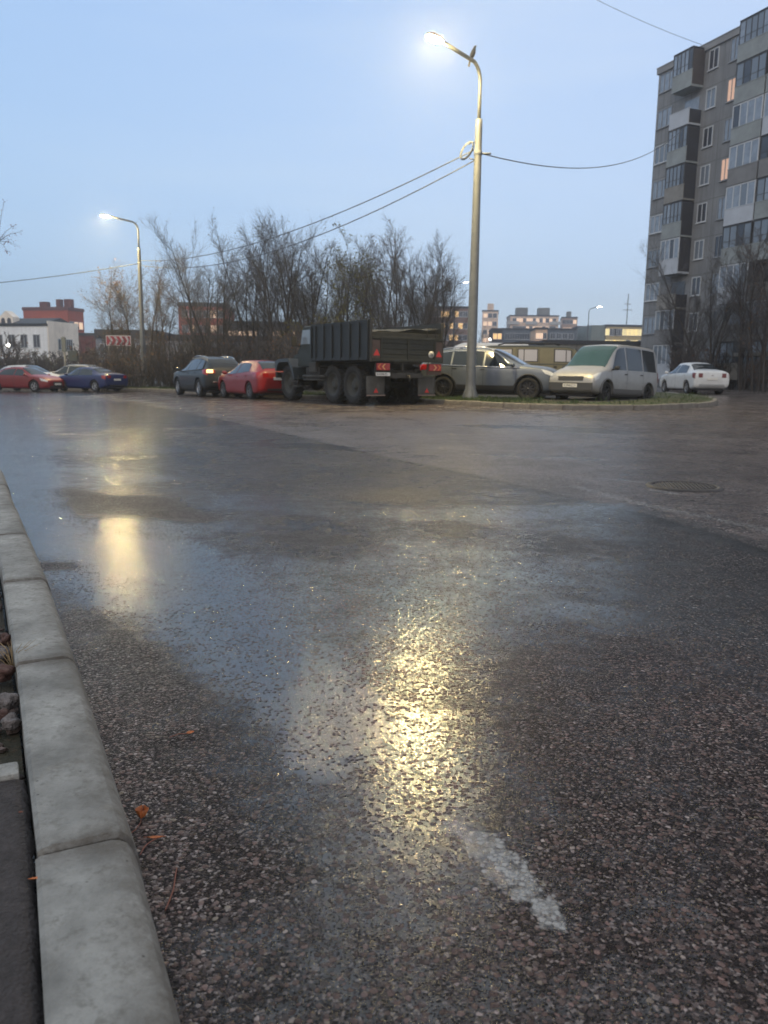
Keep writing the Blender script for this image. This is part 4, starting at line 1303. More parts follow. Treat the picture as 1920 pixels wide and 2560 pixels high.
def box_van():
    g = on_ground(1190, 42.5, .14)
    t = thing('white_van', 'high roofed white van mostly hidden behind the grey SUV', 'van', g, math.atan2(.1, -.99), CG)
    sh = Shell([(-2.7, .5, 1.3, 2.3, .85, .70), (-2.66, .4, 1.32, 2.42, .95, .80), (-2.3, .36, 1.32, 2.50, .98, .84), (.6, .36, 1.3, 2.5, .98, .83), (1.1, .36, 1.28, 2.36, .98, .80),
                (1.75, .36, 1.22, 1.75, .97, .80), (2.2, .38, 1.12, 1.34, .95, .78), (2.6, .42, .95, 1.06, .9, .70), (2.7, .5, .8, .9, .8, .6)])
    sh.body(44).build('body', P_WHITE, t)
    for x in (1.75, -1.6):
        for sg in (1, -1): wheel_parts(t, x, sg * .90, .35, .2, sg, M_RIM, 5)
    mb = MB(); sh.patch(mb, [(2.1, -2.0), (2.1, 2.0), (1.2, 1.8), (1.2, -1.8)], .008, 10, 5); mb.build('windscreen', M_GLASS, t)
    for sg in (1, -1):
        mb = MB(); sh.patch(mb, [(1.8, 2.9 * sg), (.75, 2.9 * sg), (.75, 2.2 * sg), (1.2, 2.2 * sg)], .008, 5, 4); mb.build('side_window', M_GLASS, t)
        mb = MB(); sh.patch(mb, [(-2.64, 2.7 * sg), (-2.69, 2.7 * sg), (-2.69, 3.6 * sg), (-2.64, 3.6 * sg)], .01, 3, 4); mb.build('tail_light', M_REDLENS, t)
        mb = MB(); sh.patch(mb, [(2.3, 3.0 * sg), (2.62, 2.6 * sg), (2.64, 3.3 * sg), (2.4, 3.4 * sg)], .01, 4, 3); mb.build('headlight', M_HEADLENS, t)
box_van()

# ------------------------------------------------------------------ army truck (x forward, y left, origin under the rear left corner of the bed)
def army_truck():
    th = R(32)
    base = Vector((-0.52, 24.5, 0)); W = 2.8
    t = thing('army_truck', 'dark green six wheeled army truck with ribbed cargo bed and mud flaps', 'truck', (base.x, base.y, float(gz(0.0, 26.5))), math.pi / 2 + th, CG)
    green = mat('army_green', (.012, .016, .013), rough=.62, var=.25, scale=2.0, bump=.15, bscale=6)
    navy = mat('bed_side_paint', (.008, .011, .014), rough=.6, var=.25, scale=2.5)
    tailg = mat('tailgate_paint', (.015, .017, .014), rough=.7, var=.45, scale=5.0, bump=.3, bscale=12)
    black = mat('chassis_black', (.010, .010, .011), rough=.8)
    rubber = mat('mud_flap_rubber', (.07, .07, .068), rough=.8, var=.2, scale=6)
    dusty = mat('dusty_metal', (.034, .032, .029), rough=.75, var=.3, scale=6)
    yc = -W / 2
    # chassis
    mb = MB()
    for y in (yc + .45, yc - .45): mb.box((0.15, y - .05, .92), (7.2, y + .05, 1.16))
    for x in (.18, 1.4, 2.8, 4.4, 6.2): mb.box((x, yc - .45, .98), (x + .12, yc + .45, 1.12))
    mb.box((2.9, yc - .35, .55), (5.6, yc + .35, 1.0), bev=.08)
    mb.box((3.6, yc + .75, .78), (4.7, yc + 1.25, 1.2), bev=.05)
    mb.box((3.5, yc - 1.25, .70), (4.8, yc - .7, 1.25), bev=.06)
    for x in (1.4, 2.8, 6.33):
        mb.tube([(x, yc - 1.0, .63), (x, yc + 1.0, .63)], .10, n=10); mb.blob((x, yc, .63), (.28, .28, .30), seed=1, amp=.05, n=2)
    mb.box((0.5, yc - .55, 1.16), (4.0, yc + .55, 1.385))
    mb.build('chassis', black, t)
    # wheels
    for x in (1.4, 2.8, 6.33):
        for sg in (1, -1): wheel_parts(t, x, yc + sg * 1.0, .63, .38, sg, mat('army_rim', (.035, .036, .033), rough=.7, var=.3, scale=9), 0, tread=True)
    # bed
    bed = MB(); bed.box((0.03, -W + .03, 1.39), (4.0, -.03, 1.50)); bedo = bed.build('bed_floor', black, t)
    for sg, y in ((1, -.04), (-1, -W + .04)):
        mb = MB(); mb.box((0.05, y - .035, 1.50), (4.0, y + .035, 2.62))
        xs = [.10, .62, 1.22, 1.82, 2.42, 3.02, 3.62, 3.93]
        for x in xs: mb.box((x - .05, y + sg * .033, 1.42), (x + .05, y + sg * .085, 2.60), bev=.01)
        mb.box((0.06, y + sg * .033, 2.55), (3.98, y + sg * .06, 2.63)); mb.box((0.06, y + sg * .03, 1.42), (3.98, y + sg * .07, 1.50))
        for z in (1.78, 2.06, 2.33): mb.box((0.06, y + sg * .033, z), (3.98, y + sg * .045, z + .015))
        mb.build('bed_side', navy, t)
    mb = MB(); mb.box((3.96, -W + .08, 1.5), (4.03, -.08, 2.62)); mb.build('bed_front', navy, t)
    # tailgate with planks, frame and corner posts
    tg = MB()
    tg.box((-.03, -W + .10, 1.40), (.03, -.10, 2.12))
    for z in (1.44, 1.60, 1.76, 1.94): tg.box((-.055, -W + .40, z), (-.03, -.40, z + .13), bev=.008)
    tg.box((-.075, -W + .08, 1.37), (-.03, -.08, 1.455), bev=.01); tg.box((-.075, -W + .08, 2.06), (-.03, -.08, 2.14), bev=.01)
    tg.box((-.085, yc - .025, 1.36), (-.03, yc + .025, 2.12), bev=.01)
    for y in (-.40, -W + .36): tg.box((-.08, y - .03, 1.40), (-.03, y + .03, 2.14), bev=.01)
    tgo = tg.build('tailgate', tailg, t)
    up = MB()     # upper boards of the load and the dark cover behind the tailgate
    up.box((.02, -W + .12, 2.14), (.06, -.12, 2.27), bev=.01)
    vs = [(.05, -.15, 2.20), (.05, -.9, 2.30), (.05, -1.6, 2.36), (.05, -W + .12, 2.50), (3.9, -W + .12, 2.60), (3.9, -1.4, 2.58), (3.9, -.15, 2.56)]
    up.build('upper_board', mat('board_olive', (.020, .020, .016), rough=.75, var=.4, scale=5), t)
    mb = MB()
    n = 10; g_ = []
    for i in range(n + 1):
        for j in range(n + 1):
            x = .08 + 3.8 * i / n; y = -.12 - (W - .24) * j / n
            z = 2.24 + .20 * (j / n) ** .8 + .14 * (i / n) + .03 * math.sin(i * 2.1 + j * 1.3)
            g_.append((x, y, z))
    mb.add(g_, [(i*(n+1)+j, i*(n+1)+j+1, (i+1)*(n+1)+j+1, (i+1)*(n+1)+j) for i in range(n) for j in range(n)], True)
    mb.build('tarpaulin', mat('dark_tarp', (.014, .015, .017), rough=.85, bump=.5, var=.2, scale=3, bscale=4), t)
    for y, h in ((-.05, 2.66), (-W + .05, 2.62)):
        mb = MB(); mb.box((-.05, y - .035, 1.36), (.03, y + .035, h), bev=.008); mb.build('corner_post', dusty, t)
    mb = MB()
    mb.tube([(-.03, -W + .66, 2.14), (-.03, -W + .66, 2.38), (-.03, -W + .62, 2.42), (-.03, -W + .36, 2.42), (-.03, -W + .32, 2.38), (-.03, -W + .32, 2.14)], .014, n=6); mb.build('grab_handle', dusty, t)
    # warning triangles and round badge on the tailgate
    redr = mat('red_reflector', (.50, .03, .025), rough=.35)
    def tri(parent, x, y, z, s_, nm='warning_triangle'):
        mb = MB(); M = Matrix.Translation((x, y, z)) @ Matrix(((0, 0, -1, 0), (-1, 0, 0, 0), (0, 1, 0, 0), (0, 0, 0, 1)))
        mb.prism([(-s_ * .58, 0), (s_ * .58, 0), (0, s_)], .006, M=M); return mb.build(nm, redr, parent)
    plq = mat('plaque_brown', (.075, .05, .042), rough=.7, var=.2, scale=8)
    for y in (-.24, -W + .20):
        mb = MB(); mb.box((-.05, y - .15, 1.47), (-.029, y + .15, 2.02), bev=.005); p = mb.build('reflector_plaque', plq, tgo)
    tri(tgo, -.052, -.24, 1.55, .20); tri(tgo, -.052, -W + .20, 1.55, .20)
    M = Matrix.Translation((-.062, -W + .50, 1.62)) @ Matrix.Rotation(-math.pi / 2, 4, 'Y')
    mb = MB(); mb.lathe([(.001, .0), (.11, 0), (.11, -.006), (.001, -.006)], n=28, M=M); bd = mb.build('speed_badge', mat('badge_white', (.45, .45, .43), rough=.6), tgo)
    text_part(bd, '25', .12, (-.072, -W + .50, 1.62), (math.pi / 2, 0, -math.pi / 2), M_INK)
    # tail lamps on brackets under the bed
    for sg, y in ((1, -.50), (-1, -W + .32)):
        mb = MB(); mb.box((.0, y - .28, .98), (.06, y + .28, 1.34), bev=.01); br = mb.build('lamp_bracket', plq if sg < 0 else black, t)
        mb = MB(); mb.box((-.045, y - .24, 1.10), (.0, y + .24, 1.32), bev=.012); tl = mb.build('tail_light', M_REDLENS, br)
        for k in range(2):
            cy = y + sg * (.15 - .16 * k)
            mb = MB(); M = Matrix.Translation((-.047, cy, 1.21)) @ Matrix(((0, 0, -1, 0), (-1, 0, 0, 0), (0, 1, 0, 0), (0, 0, 0, 1)))
            q = -sg
            pts = [(-.07 * q, .09), (-.02 * q, .09), (.07 * q, 0), (-.02 * q, -.09), (-.07 * q, -.09), (.015 * q, 0)]
            if q < 0: pts = pts[::-1]
            mb.prism(pts, .004, M=M)
            mb.build('arrow_lens', M_ORLENS if k == 0 else mat('pale_orange_lens', (.62, .30, .12), rough=.3), tl)
    pl = plate(t, -.03, 0, False, 'K470KO'); pl.location = (.02 - .04, -.50, .98)
    mb = MB(); mb.box((.0, -1.28, 1.10), (.08, -1.22, 1.36)); mb.box((.05, -2.0, 1.30), (.12, -.95, 1.38)); mb.tube([(.1, -1.1, 1.0), (.1, -1.75, 1.0)], .05, n=8)
    mb.tube([(-.02, yc, .95), (-.14, yc, .92), (-.2, yc, .85), (-.14, yc, .80)], .03, n=8)
    mb.box((-.02, yc - .6, .86), (.10, yc + .6, 1.02), bev=.02); mb.build('towing_beam', dusty, t)
    # mud flaps with red triangles
    for y in (-.42, -W + .42):
        mb = MB(); vs = []; n = 6
        for i in range(n + 1):
            for j in range(n + 1): vs.append((.30 + .02 * math.sin(j * 1.7 + i), y - .34 + .68 * j / n, .30 + .62 * i / n))
        mb.add(vs, [(i*(n+1)+j, i*(n+1)+j+1, (i+1)*(n+1)+j+1, (i+1)*(n+1)+j) for i in range(n) for j in range(n)], True)
        f = mb.build('mud_flap', rubber, t); sm = f.modifiers.new('thick', 'SOLIDIFY'); sm.thickness = .012
        tri(f, .265, y, .40, .15)
        mb = MB(); mb.box((.25, y - .34, .30), (.275, y + .34, .335)); mb.build('flap_edge', mat('flap_edge', (.22, .16, .14), rough=.7), f)
    # cab
    cab = MB()
    prof = [(4.12, 1.25), (5.62, 1.25), (5.62, 1.78), (5.42, 2.02), (5.28, 2.58), (5.10, 2.66), (4.25, 2.66), (4.12, 2.58)]
    def slab(mb, prof, y0, y1, inset):
        n = len(prof); ys = [y0, y0 - .06, y1 + .06, y1]
        rings = []
        for k, y in enumerate(ys):
            rings.append([(x + (0 if k in (1, 2) else (.03 if x < 4.8 else -.03)), y, z - (0 if k in (1, 2) or z < 2 else .04)) for x, z in prof])
        vs = [p for r_ in rings for p in r_]
        fs = [tuple(range(n)), tuple(3 * n + i for i in reversed(range(n)))]
        for k in range(3):
            for i in range(n): fs.append((k*n+i, k*n+(i+1) % n, (k+1)*n+(i+1) % n, (k+1)*n+i))
        mb.add(vs, fs)
    slab(cab, prof, -.28, -W + .28, 0)
    co = cab.build('cab', green, t)
    for sg, y in ((1, -.28), (-1, -W + .28)):
        mb = MB(); M = Matrix.Translation((0, y, 0)) @ Matrix(((1, 0, 0, 0), (0, 0, -sg if False else -1, 0), (0, 1, 0, 0), (0, 0, 0, 1)))
        off = .012 if sg > 0 else -.012
        yy = y + sg * .004
        pts = [(4.45, 2.02), (5.34, 2.02), (5.20, 2.52), (4.45, 2.52)]
        mb.add([(x, yy, z) for x, z in pts] + [(x, yy + sg * .008, z) for x, z in pts], [(0, 1, 2, 3), (4, 5, 6, 7), (0, 1, 5, 4), (1, 2, 6, 5), (2, 3, 7, 6), (3, 0, 4, 7)])
        mb.build('cab_window', mat('truck_window', (.20, .24, .28), rough=.12, spec=.7), co)
        mb = MB(); mb.box((4.50, y + sg * .0, 1.60), (4.62, y + sg * .03, 1.64)); mb.build('door_handle', dusty, co)
        mb = MB(); mb.tube([(5.35, y, 1.95), (5.45, y + sg * .3, 2.0)], .012, n=5); mb.box((5.42, y + sg * .22 - .08, 1.95), (5.46, y + sg * .22 + .12, 2.30), bev=.02); mb.build('mirror', black, co)
    mb = MB(); mb.add([(5.615, -.36, 1.80), (5.615, -W + .36, 1.80), (5.30, -W + .42, 2.52), (5.30, -.42, 2.52)], [(0, 1, 2, 3)])
    for i in range(4): v = mb.v[i]; mb.v[i] = (v[0] + .012 - (.03 if i > 1 else 0) + (.02 if i > 1 else 0), v[1], v[2])
    mb.build('windscreen', M_GLASS, co)
    # bonnet, grille, wings, bumper
    hood = MB()
    hp = [(5.60, 1.20), (7.10, 1.20), (7.14, 1.55), (7.02, 1.66), (6.3, 1.76), (5.60, 1.80)]
    slab(hood, hp, yc + .62, yc - .62, 0); ho = hood.build('bonnet', green, t)
    mb = MB()
    for k in range(7): mb.box((5.85 + k * .12, yc + .60, 1.35), (5.90 + k * .12, yc + .64, 1.62))
    mb.build('bonnet_vent', black, ho)
    mb = MB(); mb.box((7.11, yc - .45, .95), (7.17, yc + .45, 1.50), bev=.01)
    for k in range(7): mb.box((7.165, yc - .40 + k * .12, 1.0), (7.19, yc - .34 + k * .12, 1.46))
    mb.build('grille', black, t)
    for sg in (1, -1):
        y0, y1 = yc + sg * .62, yc + sg * 1.36
        pr = [(7.15, 1.05), (7.15, 1.42), (6.85, 1.50), (5.95, 1.52), (5.62, 1.20), (5.42, .78), (5.52, .74), (5.72, 1.10), (5.98, 1.40), (6.80, 1.38), (7.02, 1.20), (7.05, 1.05)]
        mb = MB(); n = len(pr)
        mb.add([(x, y0, z) for x, z in pr] + [(x, y1, z) for x, z in pr], [(i, (i + 1) % n, n + (i + 1) % n, n + i) for i in range(n)] )
        for a, b_, c_, d_ in ((0, 1, 10, 11), (1, 2, 9, 10), (2, 3, 8, 9), (3, 4, 7, 8), (4, 5, 6, 7)):
            mb.f += [(a, b_, c_, d_), (n + a, n + b_, n + c_, n + d_)]; mb.sm += [False, False]
        wg = mb.build('wing', mat('wing_paint', (.012, .017, .022), rough=.5, coat=.2, var=.2, scale=3), t)
        mb = MB(); mb.lathe([(.001, .05), (.10, .03), (.115, 0)], n=18, M=Matrix.Translation((7.15, yc + sg * .98, 1.22)) @ Matrix.Rotation(math.pi / 2, 4, 'Y')); mb.build('headlight', M_HEADLENS, wg)
        mb = MB(); mb.box((5.28, yc + sg * 1.0, .48), (5.75, yc + sg * 1.32, .54)); mb.tube([(5.30, yc + sg * 1.30, .5), (5.30, yc + sg * 1.25, .9)], .02, n=6); mb.tube([(5.72, yc + sg * 1.30, .5), (5.72, yc + sg * 1.25, .9)], .02, n=6); mb.box((5.28, yc + sg * 1.28, .66), (5.75, yc + sg * 1.30, .70))
        mb.build('step', dusty, t)
    mb = MB(); mb.box((7.18, -W + .12, .80), (7.32, -.12, 1.02), bev=.02); mb.build('bumper', black, t)
    mb = MB(); mb.box((3.75, -.25, 1.02), (4.25, -.05, 1.36), bev=.03); mb.build('tool_box', dusty, t)
    mb = MB(); mb.tube([(3.2, -.16, .88), (4.9, -.16, .88)], .05, n=8); mb.tube([(3.3, -.16, .76), (4.9, -.16, .76)], .03, n=8); mb.build('side_guard', dusty, t)
army_truck()

# ------------------------------------------------------------------ buildings
_win = {}
def win_meshes(w_, h_, mull, frame_m, pane_m):
    k = (round(w_, 2), round(h_, 2), mull, frame_m.name, pane_m.name)
    if k not in _win:
        f = MB(); t = .07
        f.box((-w_/2, -.04, 0), (-w_/2 + t, .06, h_)); f.box((w_/2 - t, -.04, 0), (w_/2, .06, h_))
        f.box((-w_/2 + t, -.04, h_ - t), (w_/2 - t, .06, h_)); f.box((-w_/2 + t, -.04, 0), (w_/2 - t, .06, t))
        for i in range(1, mull + 1):
            x = -w_/2 + w_ * i / (mull + 1); f.box((x - .03, -.035, t), (x + .03, .05, h_ - t))
        f.box((-w_/2 - .06, -.10, -.05), (w_/2 + .06, .0, 0))
        a = f.build('window', frame_m)
        p = MB(); p.box((-w_/2 + .02, .0, .02), (w_/2 - .02, .02, h_ - .02)); b = p.build('pane', pane_m)
        _win[k] = (a.data, b.data)
        bpy.data.objects.remove(a); bpy.data.objects.remove(b)
    return _win[k]

def window(parent, loc, rz, w_, h_, mull=1, frame_m=None, pane_m=None):
    fm, pm = win_meshes(w_, h_, mull, frame_m or M_FRAMEW, pane_m or M_PANE)
    a = bpy.data.objects.new('window', fm); COL.objects.link(a); a.parent = parent; a.location = loc; a.rotation_euler.z = rz
    b = bpy.data.objects.new('pane', pm); COL.objects.link(b); b.parent = a
    return a

def far_building(name, label, px0, px1, ptop, Y, wallm, yaw=0.0, depth=12.0, side_px=None, zb=-1.0, pz=None, rows=0, cols=0, first=1.5, fh=2.9, ww=1.3, wh=1.5, lit=0.0, litm=None,
                 roofm=None, roof_h=.5, side_rows=0, side_cols=0, pane=None, frame_m=None, seed=1, mull=1, x_margin=.06, top_gap=None, group='buildings in the distance', skip=None):
    """box building whose front runs from image column px0 to px1 (photo pixels) at distance Y, its top showing at row ptop"""
    A = at_y(px0, ptop, Y); ztop = A.z
    u = Vector((math.cos(yaw), math.sin(yaw), 0))
    wdt = 5.0
    for _ in range(40):
        q = A + u * wdt
        wdt += (px1 - project((q.x, q.y, ztop))[0]) / FPX * Y * .8
    if side_px is not None:
        v = Vector((-u.y, u.x, 0)); depth = 5.0
        B = A + u * wdt
        for _ in range(40):
            q = B + v * depth
            depth += (side_px - project((q.x, q.y, ztop))[0]) / FPX * Y * .3 / max(.2, abs(v.x))
            depth = min(max(depth, 2), 80)
    rng = random.Random(seed)
    t = thing(name, label, 'building', (A.x, A.y, zb), yaw, group)
    H = ztop - zb
    mb = MB(); mb.box((0, 0, -1.5), (wdt, depth, H - roof_h)); mb.build('wall', wallm, t)
    mb = MB(); mb.box((-.15, -.15, H - roof_h), (wdt + .15, depth + .15, H)); mb.build('roof', roofm or mat('roof_dark', (.05, .05, .055), rough=.8), t)
    tg = top_gap if top_gap is not None else fh
    for side, nr, nc, span in (('f', rows, cols, wdt), ('s', side_rows, side_cols, depth)):
        for r_ in range(nr):
            for c in range(nc):
                z = H - roof_h - tg - r_ * fh + (fh - wh) / 2
                x = span * (x_margin + (1 - 2 * x_margin) * (c + .5) / nc)
                if skip and skip(side, r_, c): continue
                l = rng.random() < lit
                pm = (litm or M_LIT) if l else (pane or M_PANE)
                if side == 'f': window(t, (x, -.02, z), 0, ww, wh, mull, frame_m, pm)
                else: window(t, (wdt + .02, x, z), math.pi / 2, ww, wh, mull, frame_m, pm)
    return t, wdt, depth, H

W_WHITE = wall_material('white_plaster', (.86, .88, .90), streak=.2)
W_CREAM = wall_material('cream_plaster', (.86, .78, .68), streak=.2)
W_BRICK = wall_material('red_brick', (.40, .085, .045), streak=.2, brick=True)
W_BRICKD = wall_material('dark_red_brick', (.15, .045, .038), streak=.3, brick=True)
W_GREYB = wall_material('blue_grey_plaster', (.20, .22, .25), streak=.25)
W_DARK = wall_material('dark_brown_wall', (.05, .042, .040), streak=.25)
W_PINK = wall_material('sun_pink_panel', (.84, .64, .50), joint=(.2, .16, .14), streak=.2)  # pink tint is warm low sun put into the wall colour
W_CONC = wall_material('bare_concrete', (.20, .195, .18), joint=(.08, .08, .075), jx=3.0, jz=3.0, streak=.3)
W_STEEL = wall_material('slate_shed_wall', (.12, .14, .17), streak=.25)
W_OCHRE = wall_material('ochre_panel', (.50, .40, .22), joint=(.15, .12, .08), streak=.2)

# left: white house with a dark roof
DR = mat('dark_slate_roof', (.055, .06, .07), rough=.7, var=.2, scale=2)
t, wd, dp, H = far_building('white_house', 'white four storey house with a dark roof and cream gable end', -60, 116, 810, 105, W_WHITE, yaw=R(-16), side_px=193, rows=4, cols=5, fh=3.05, ww=1.05, wh=1.65, top_gap=3.4,
                            side_rows=4, side_cols=3, roofm=DR, roof_h=.3, zb=-1, lit=.0, mull=1, seed=3, skip=lambda s, r, c: s == 's' and c == 2, frame_m=mat('pale_grey_frame', (.42, .44, .46)))
mb = MB(); mb.add([(-.3, -.3, H), (wd * .985, -.3, H), (wd * .985, dp * .5, H + .9), (-.3, dp * .5, H + .9), (-.3, dp, H), (wd * .985, dp, H)], [(0, 1, 2, 3), (3, 2, 5, 4), (0, 3, 4), (1, 5, 2)]); mb.build('roof', DR, t)
gx = wd * .30
mb = MB(); mb.box((0, 0, 0), (4.4, 2.4, 2.0)); mb.add([(0, 0, 2.0), (4.4, 0, 2.0), (2.2, 0, 3.3), (0, 2.4, 2.0), (4.4, 2.4, 2.0), (2.2, 2.4, 3.3)], [(0, 1, 2), (3, 5, 4), (0, 2, 5, 3), (1, 4, 5, 2)])
g = mb.build('dormer', W_CREAM, t); g.location = (wd * .52 - 2.1, .2, H - .3); g.scale = (.47, .5, .6)
for x in (1.2, 3.2):
    mb = MB(); pts = [(x - .65, .3), (x + .65, .3)] + [(x + .65 * math.cos(a), 1.2 + .6 * math.sin(a)) for a in np.linspace(0, math.pi, 9)]
    mb.add([(a, -.03, b) for a, b in pts], [tuple(range(len(pts)))]); mb.build('arched_window', M_PANE, g)
mb = MB(); mb.box((wd + .01, .05, .5), (wd + .16, dp - .05, H + .35)); mb.build('gable_wall', W_CREAM, t)
for r_ in range(3):
    for c, x in enumerate((dp * .42, dp * .66)):
        window(t, (wd + .18, x, H - 3.2 - r_ * 3.05), math.pi / 2, 1.5 if c == 0 else 1.3, 1.4, 2, mat('pale_grey_frame', (.42, .44, .46)), M_PANE)

# red brick tower behind it
t, wd, dp, H = far_building('brick_tower', 'tall red brick apartment tower above the white house', 57, 168, 768, 175, W_BRICK, yaw=R(-14), side_px=208, rows=6, cols=7, fh=3.1, ww=1.4, wh=1.6, top_gap=4.6, side_rows=6, side_cols=3,
                            roofm=mat('brick_parapet', (.14, .05, .045), rough=.8), roof_h=.7, zb=-2, lit=.2, litm=M_LITP, pane=M_PANEL_GLASS, seed=5)
for x in (.22, .30, .60, .78, .84):
    mb = MB(); mb.box((wd * x - .5, 3, H), (wd * x + .5, 4.2, H + 1.4 + (.5 if x > .5 else 0))); mb.build('chimney', W_BRICKD, t)
for x in (.36, .58):
    mb = MB()
    for r_ in range(4): mb.box((wd * x - 1.4, -1.1, H - 4.9 - r_ * 3.1), (wd * x + 1.4, 0, H - 3.9 - r_ * 3.1 + .1)); mb.box((wd * x - 1.4, -1.1, H - 3.6 - r_ * 3.1), (wd * x + 1.4, -.02, H - 2.5 - r_ * 3.1))
    mb.build('balcony_bay', mat('bay_white', (.50, .50, .50), rough=.7), t)
far_building('brick_house', 'low dark red brick building right of the white house', 190, 243, 832, 130, W_BRICKD, yaw=R(4), depth=14, rows=0, zb=-2, roof_h=.4)
far_building('grey_house', 'blue grey building behind the chevron road sign', 238, 392, 823, 118, W_GREYB, yaw=R(3), depth=12, rows=3, cols=6, fh=3.0, zb=-2, roof_h=1.3, seed=2)
far_building('brick_tower', 'red brick tower glimpsed through the bare trees', 445, 566, 755, 165, W_BRICK, yaw=R(5), depth=16, rows=5, cols=6, fh=3.0, ww=1.3, wh=1.5, zb=-2, lit=.12, litm=M_LITP, pane=M_PANEL_GLASS, roof_h=.8, seed=9)
far_building('long_block', 'long dark block with a row of pink lit windows behind the trees', 560, 748, 802, 150, W_DARK, yaw=R(2), depth=12, rows=3, cols=14, fh=2.6, ww=1.0, wh=1.3, zb=-2, lit=.55, litm=M_LITP, roof_h=1.0, seed=4, top_gap=2.7)
far_building('pale_house', 'low pale plastered building behind the thicket', 395, 800, 836, 92, W_GREYB, yaw=R(2), depth=10, rows=1, cols=12, fh=3.2, ww=1.2, wh=1.4, zb=-1, roof_h=.7, seed=7, top_gap=3.4)
far_building('apartment_block', 'brown apartment block dotted with lit windows left of the tall lamp', 1062, 1176, 765, 210, wall_material('brown_panel', (.22, .14, .11), streak=.2), yaw=R(-4), depth=14, rows=5, cols=9, fh=3.0, ww=1.4, wh=1.5, zb=1, lit=.3, litm=M_LIT, seed=12)
# right: the far hillside
t, wd, dp, H = far_building('apartment_tower', 'pinkish tower block just right of the tall lamp', 1206, 1246, 775, 300, W_PINK, yaw=R(-8), depth=14, rows=6, cols=3, fh=3.0, ww=1.5, wh=1.6, zb=8, lit=.6, litm=M_LITP, seed=21, side_px=None)  # extra lit windows added in place of the sun's warmth on the tower
mb = MB(); mb.box((wd * .3, 2, H), (wd * .7, 6, H + 2.5)); mb.build('roof_hut', W_PINK, t)
t, wd, dp, H = far_building('apartment_slab', 'long pinkish apartment slab with two roof huts on the hillside', 1276, 1397, 787, 310, W_PINK, yaw=R(-2), depth=12, rows=6, cols=13, fh=3.0, ww=1.5, wh=1.6, zb=8, lit=.6, litm=M_LITP, seed=22)  # most windows lit here to stand in for sun on the slab
for x in (.26, .72):
    mb = MB(); mb.box((wd * x - 2.2, 3, H), (wd * x + 2.2, 7, H + 3.0)); mb.build('roof_hut', W_CONC, t)
for x in (.06, .44, .94):
    mb = MB()
    for r_ in range(5): mb.box((wd * x - 2.2, -.8, H - 3.6 - r_ * 3.0), (wd * x + 2.2, 0, H - 2.4 - r_ * 3.0))
    mb.build('balcony', mat('bay_white', (.50, .50, .50), rough=.7), t)
t, wd, dp, H = far_building('apartment_tower', 'brownish tower block at the right end of the long slab', 1405, 1444, 792, 320, wall_material('brown_pink_panel', (.42, .29, .22), streak=.2), yaw=R(-10), depth=14, rows=5, cols=4, fh=3.0, ww=1.5, wh=1.6, zb=8, lit=.6, litm=M_LITP, seed=23)  # lit windows added here too, in place of low sun
mb = MB(); mb.box((wd * .3, 2, H), (wd * .6, 6, H + 2.2)); mb.build('roof_hut', W_CONC, t)
far_building('brick_house', 'dark house with six yellow lit windows right of the tall lamp', 1231, 1257, 820, 190, W_DARK, yaw=R(-3), depth=10, rows=4, cols=2, fh=2.8, ww=1.0, wh=1.4, zb=3, lit=.75, litm=M_LIT, seed=31)
far_building('shed', 'slate blue industrial shed below the long slab', 1258, 1342, 820, 200, W_STEEL, yaw=R(-1), depth=20, rows=1, cols=6, fh=3, zb=4, seed=32)
far_building('stair_block', 'narrow bright block with lit windows between the two slate sheds', 1339, 1369, 818, 185, wall_material('warm_panel', (.72, .50, .35), streak=.15), yaw=R(-3), depth=9, rows=4, cols=3, fh=2.9, ww=.9, wh=1.4, zb=3, lit=.7, litm=M_LITP, seed=33)
far_building('shed', 'slate blue industrial shed below the brownish tower', 1371, 1440, 820, 205, W_STEEL, yaw=R(1), depth=20, rows=1, cols=4, fh=3, zb=4, seed=34)
far_building('grey_block', 'small grey block left of the yellow lit office', 1444, 1486, 815, 240, W_CONC, yaw=R(-4), depth=12, rows=4, cols=4, fh=3, zb=4, seed=35)
t, wd, dp, H = far_building('office_block', 'office block glowing with rows of yellow lit windows', 1516, 1625, 811, 200, W_OCHRE, yaw=R(3), depth=14, rows=4, cols=10, fh=2.7, ww=1.9, wh=1.7, zb=3, lit=.88, litm=M_LITY, seed=36, x_margin=.02, mull=2)
mb = MB(); mb.box((-3.6, .4, -1), (-.02, 12, H - .2)); mb.build('end_wall', wall_material('end_wall_green', (.20, .23, .22), streak=.2), t)
mb = MB(); mb.tube([(wd * .62, 5, H), (wd * .62, 5, H + 8)], .12, n=5); mb.tube([(wd * .62 - 1.2, 5, H + 4), (wd * .62 + 1.2, 5, H + 4)], .08, n=5); mb.tube([(wd * .62 - .8, 5, H + 5.5), (wd * .62 + .8, 5, H + 5.5)], .08, n=5); mb.build('antenna_mast', M_GALVD, t)
far_building('garage_row', 'low concrete garage row with a flat dark roof behind the van bus', 1362, 1660, 850, 75, W_CONC, yaw=R(-1), depth=9, rows=1, cols=9, fh=2.4, ww=1.2, wh=1.1, zb=0, roof_h=.35, seed=37, top_gap=2.3, frame_m=M_FRAMED)
far_building('low_house', 'low pinkish building above the roof of the van bus', 1300, 1342, 852, 110, W_PINK, yaw=R(0), depth=8, rows=0, zb=0, seed=38)

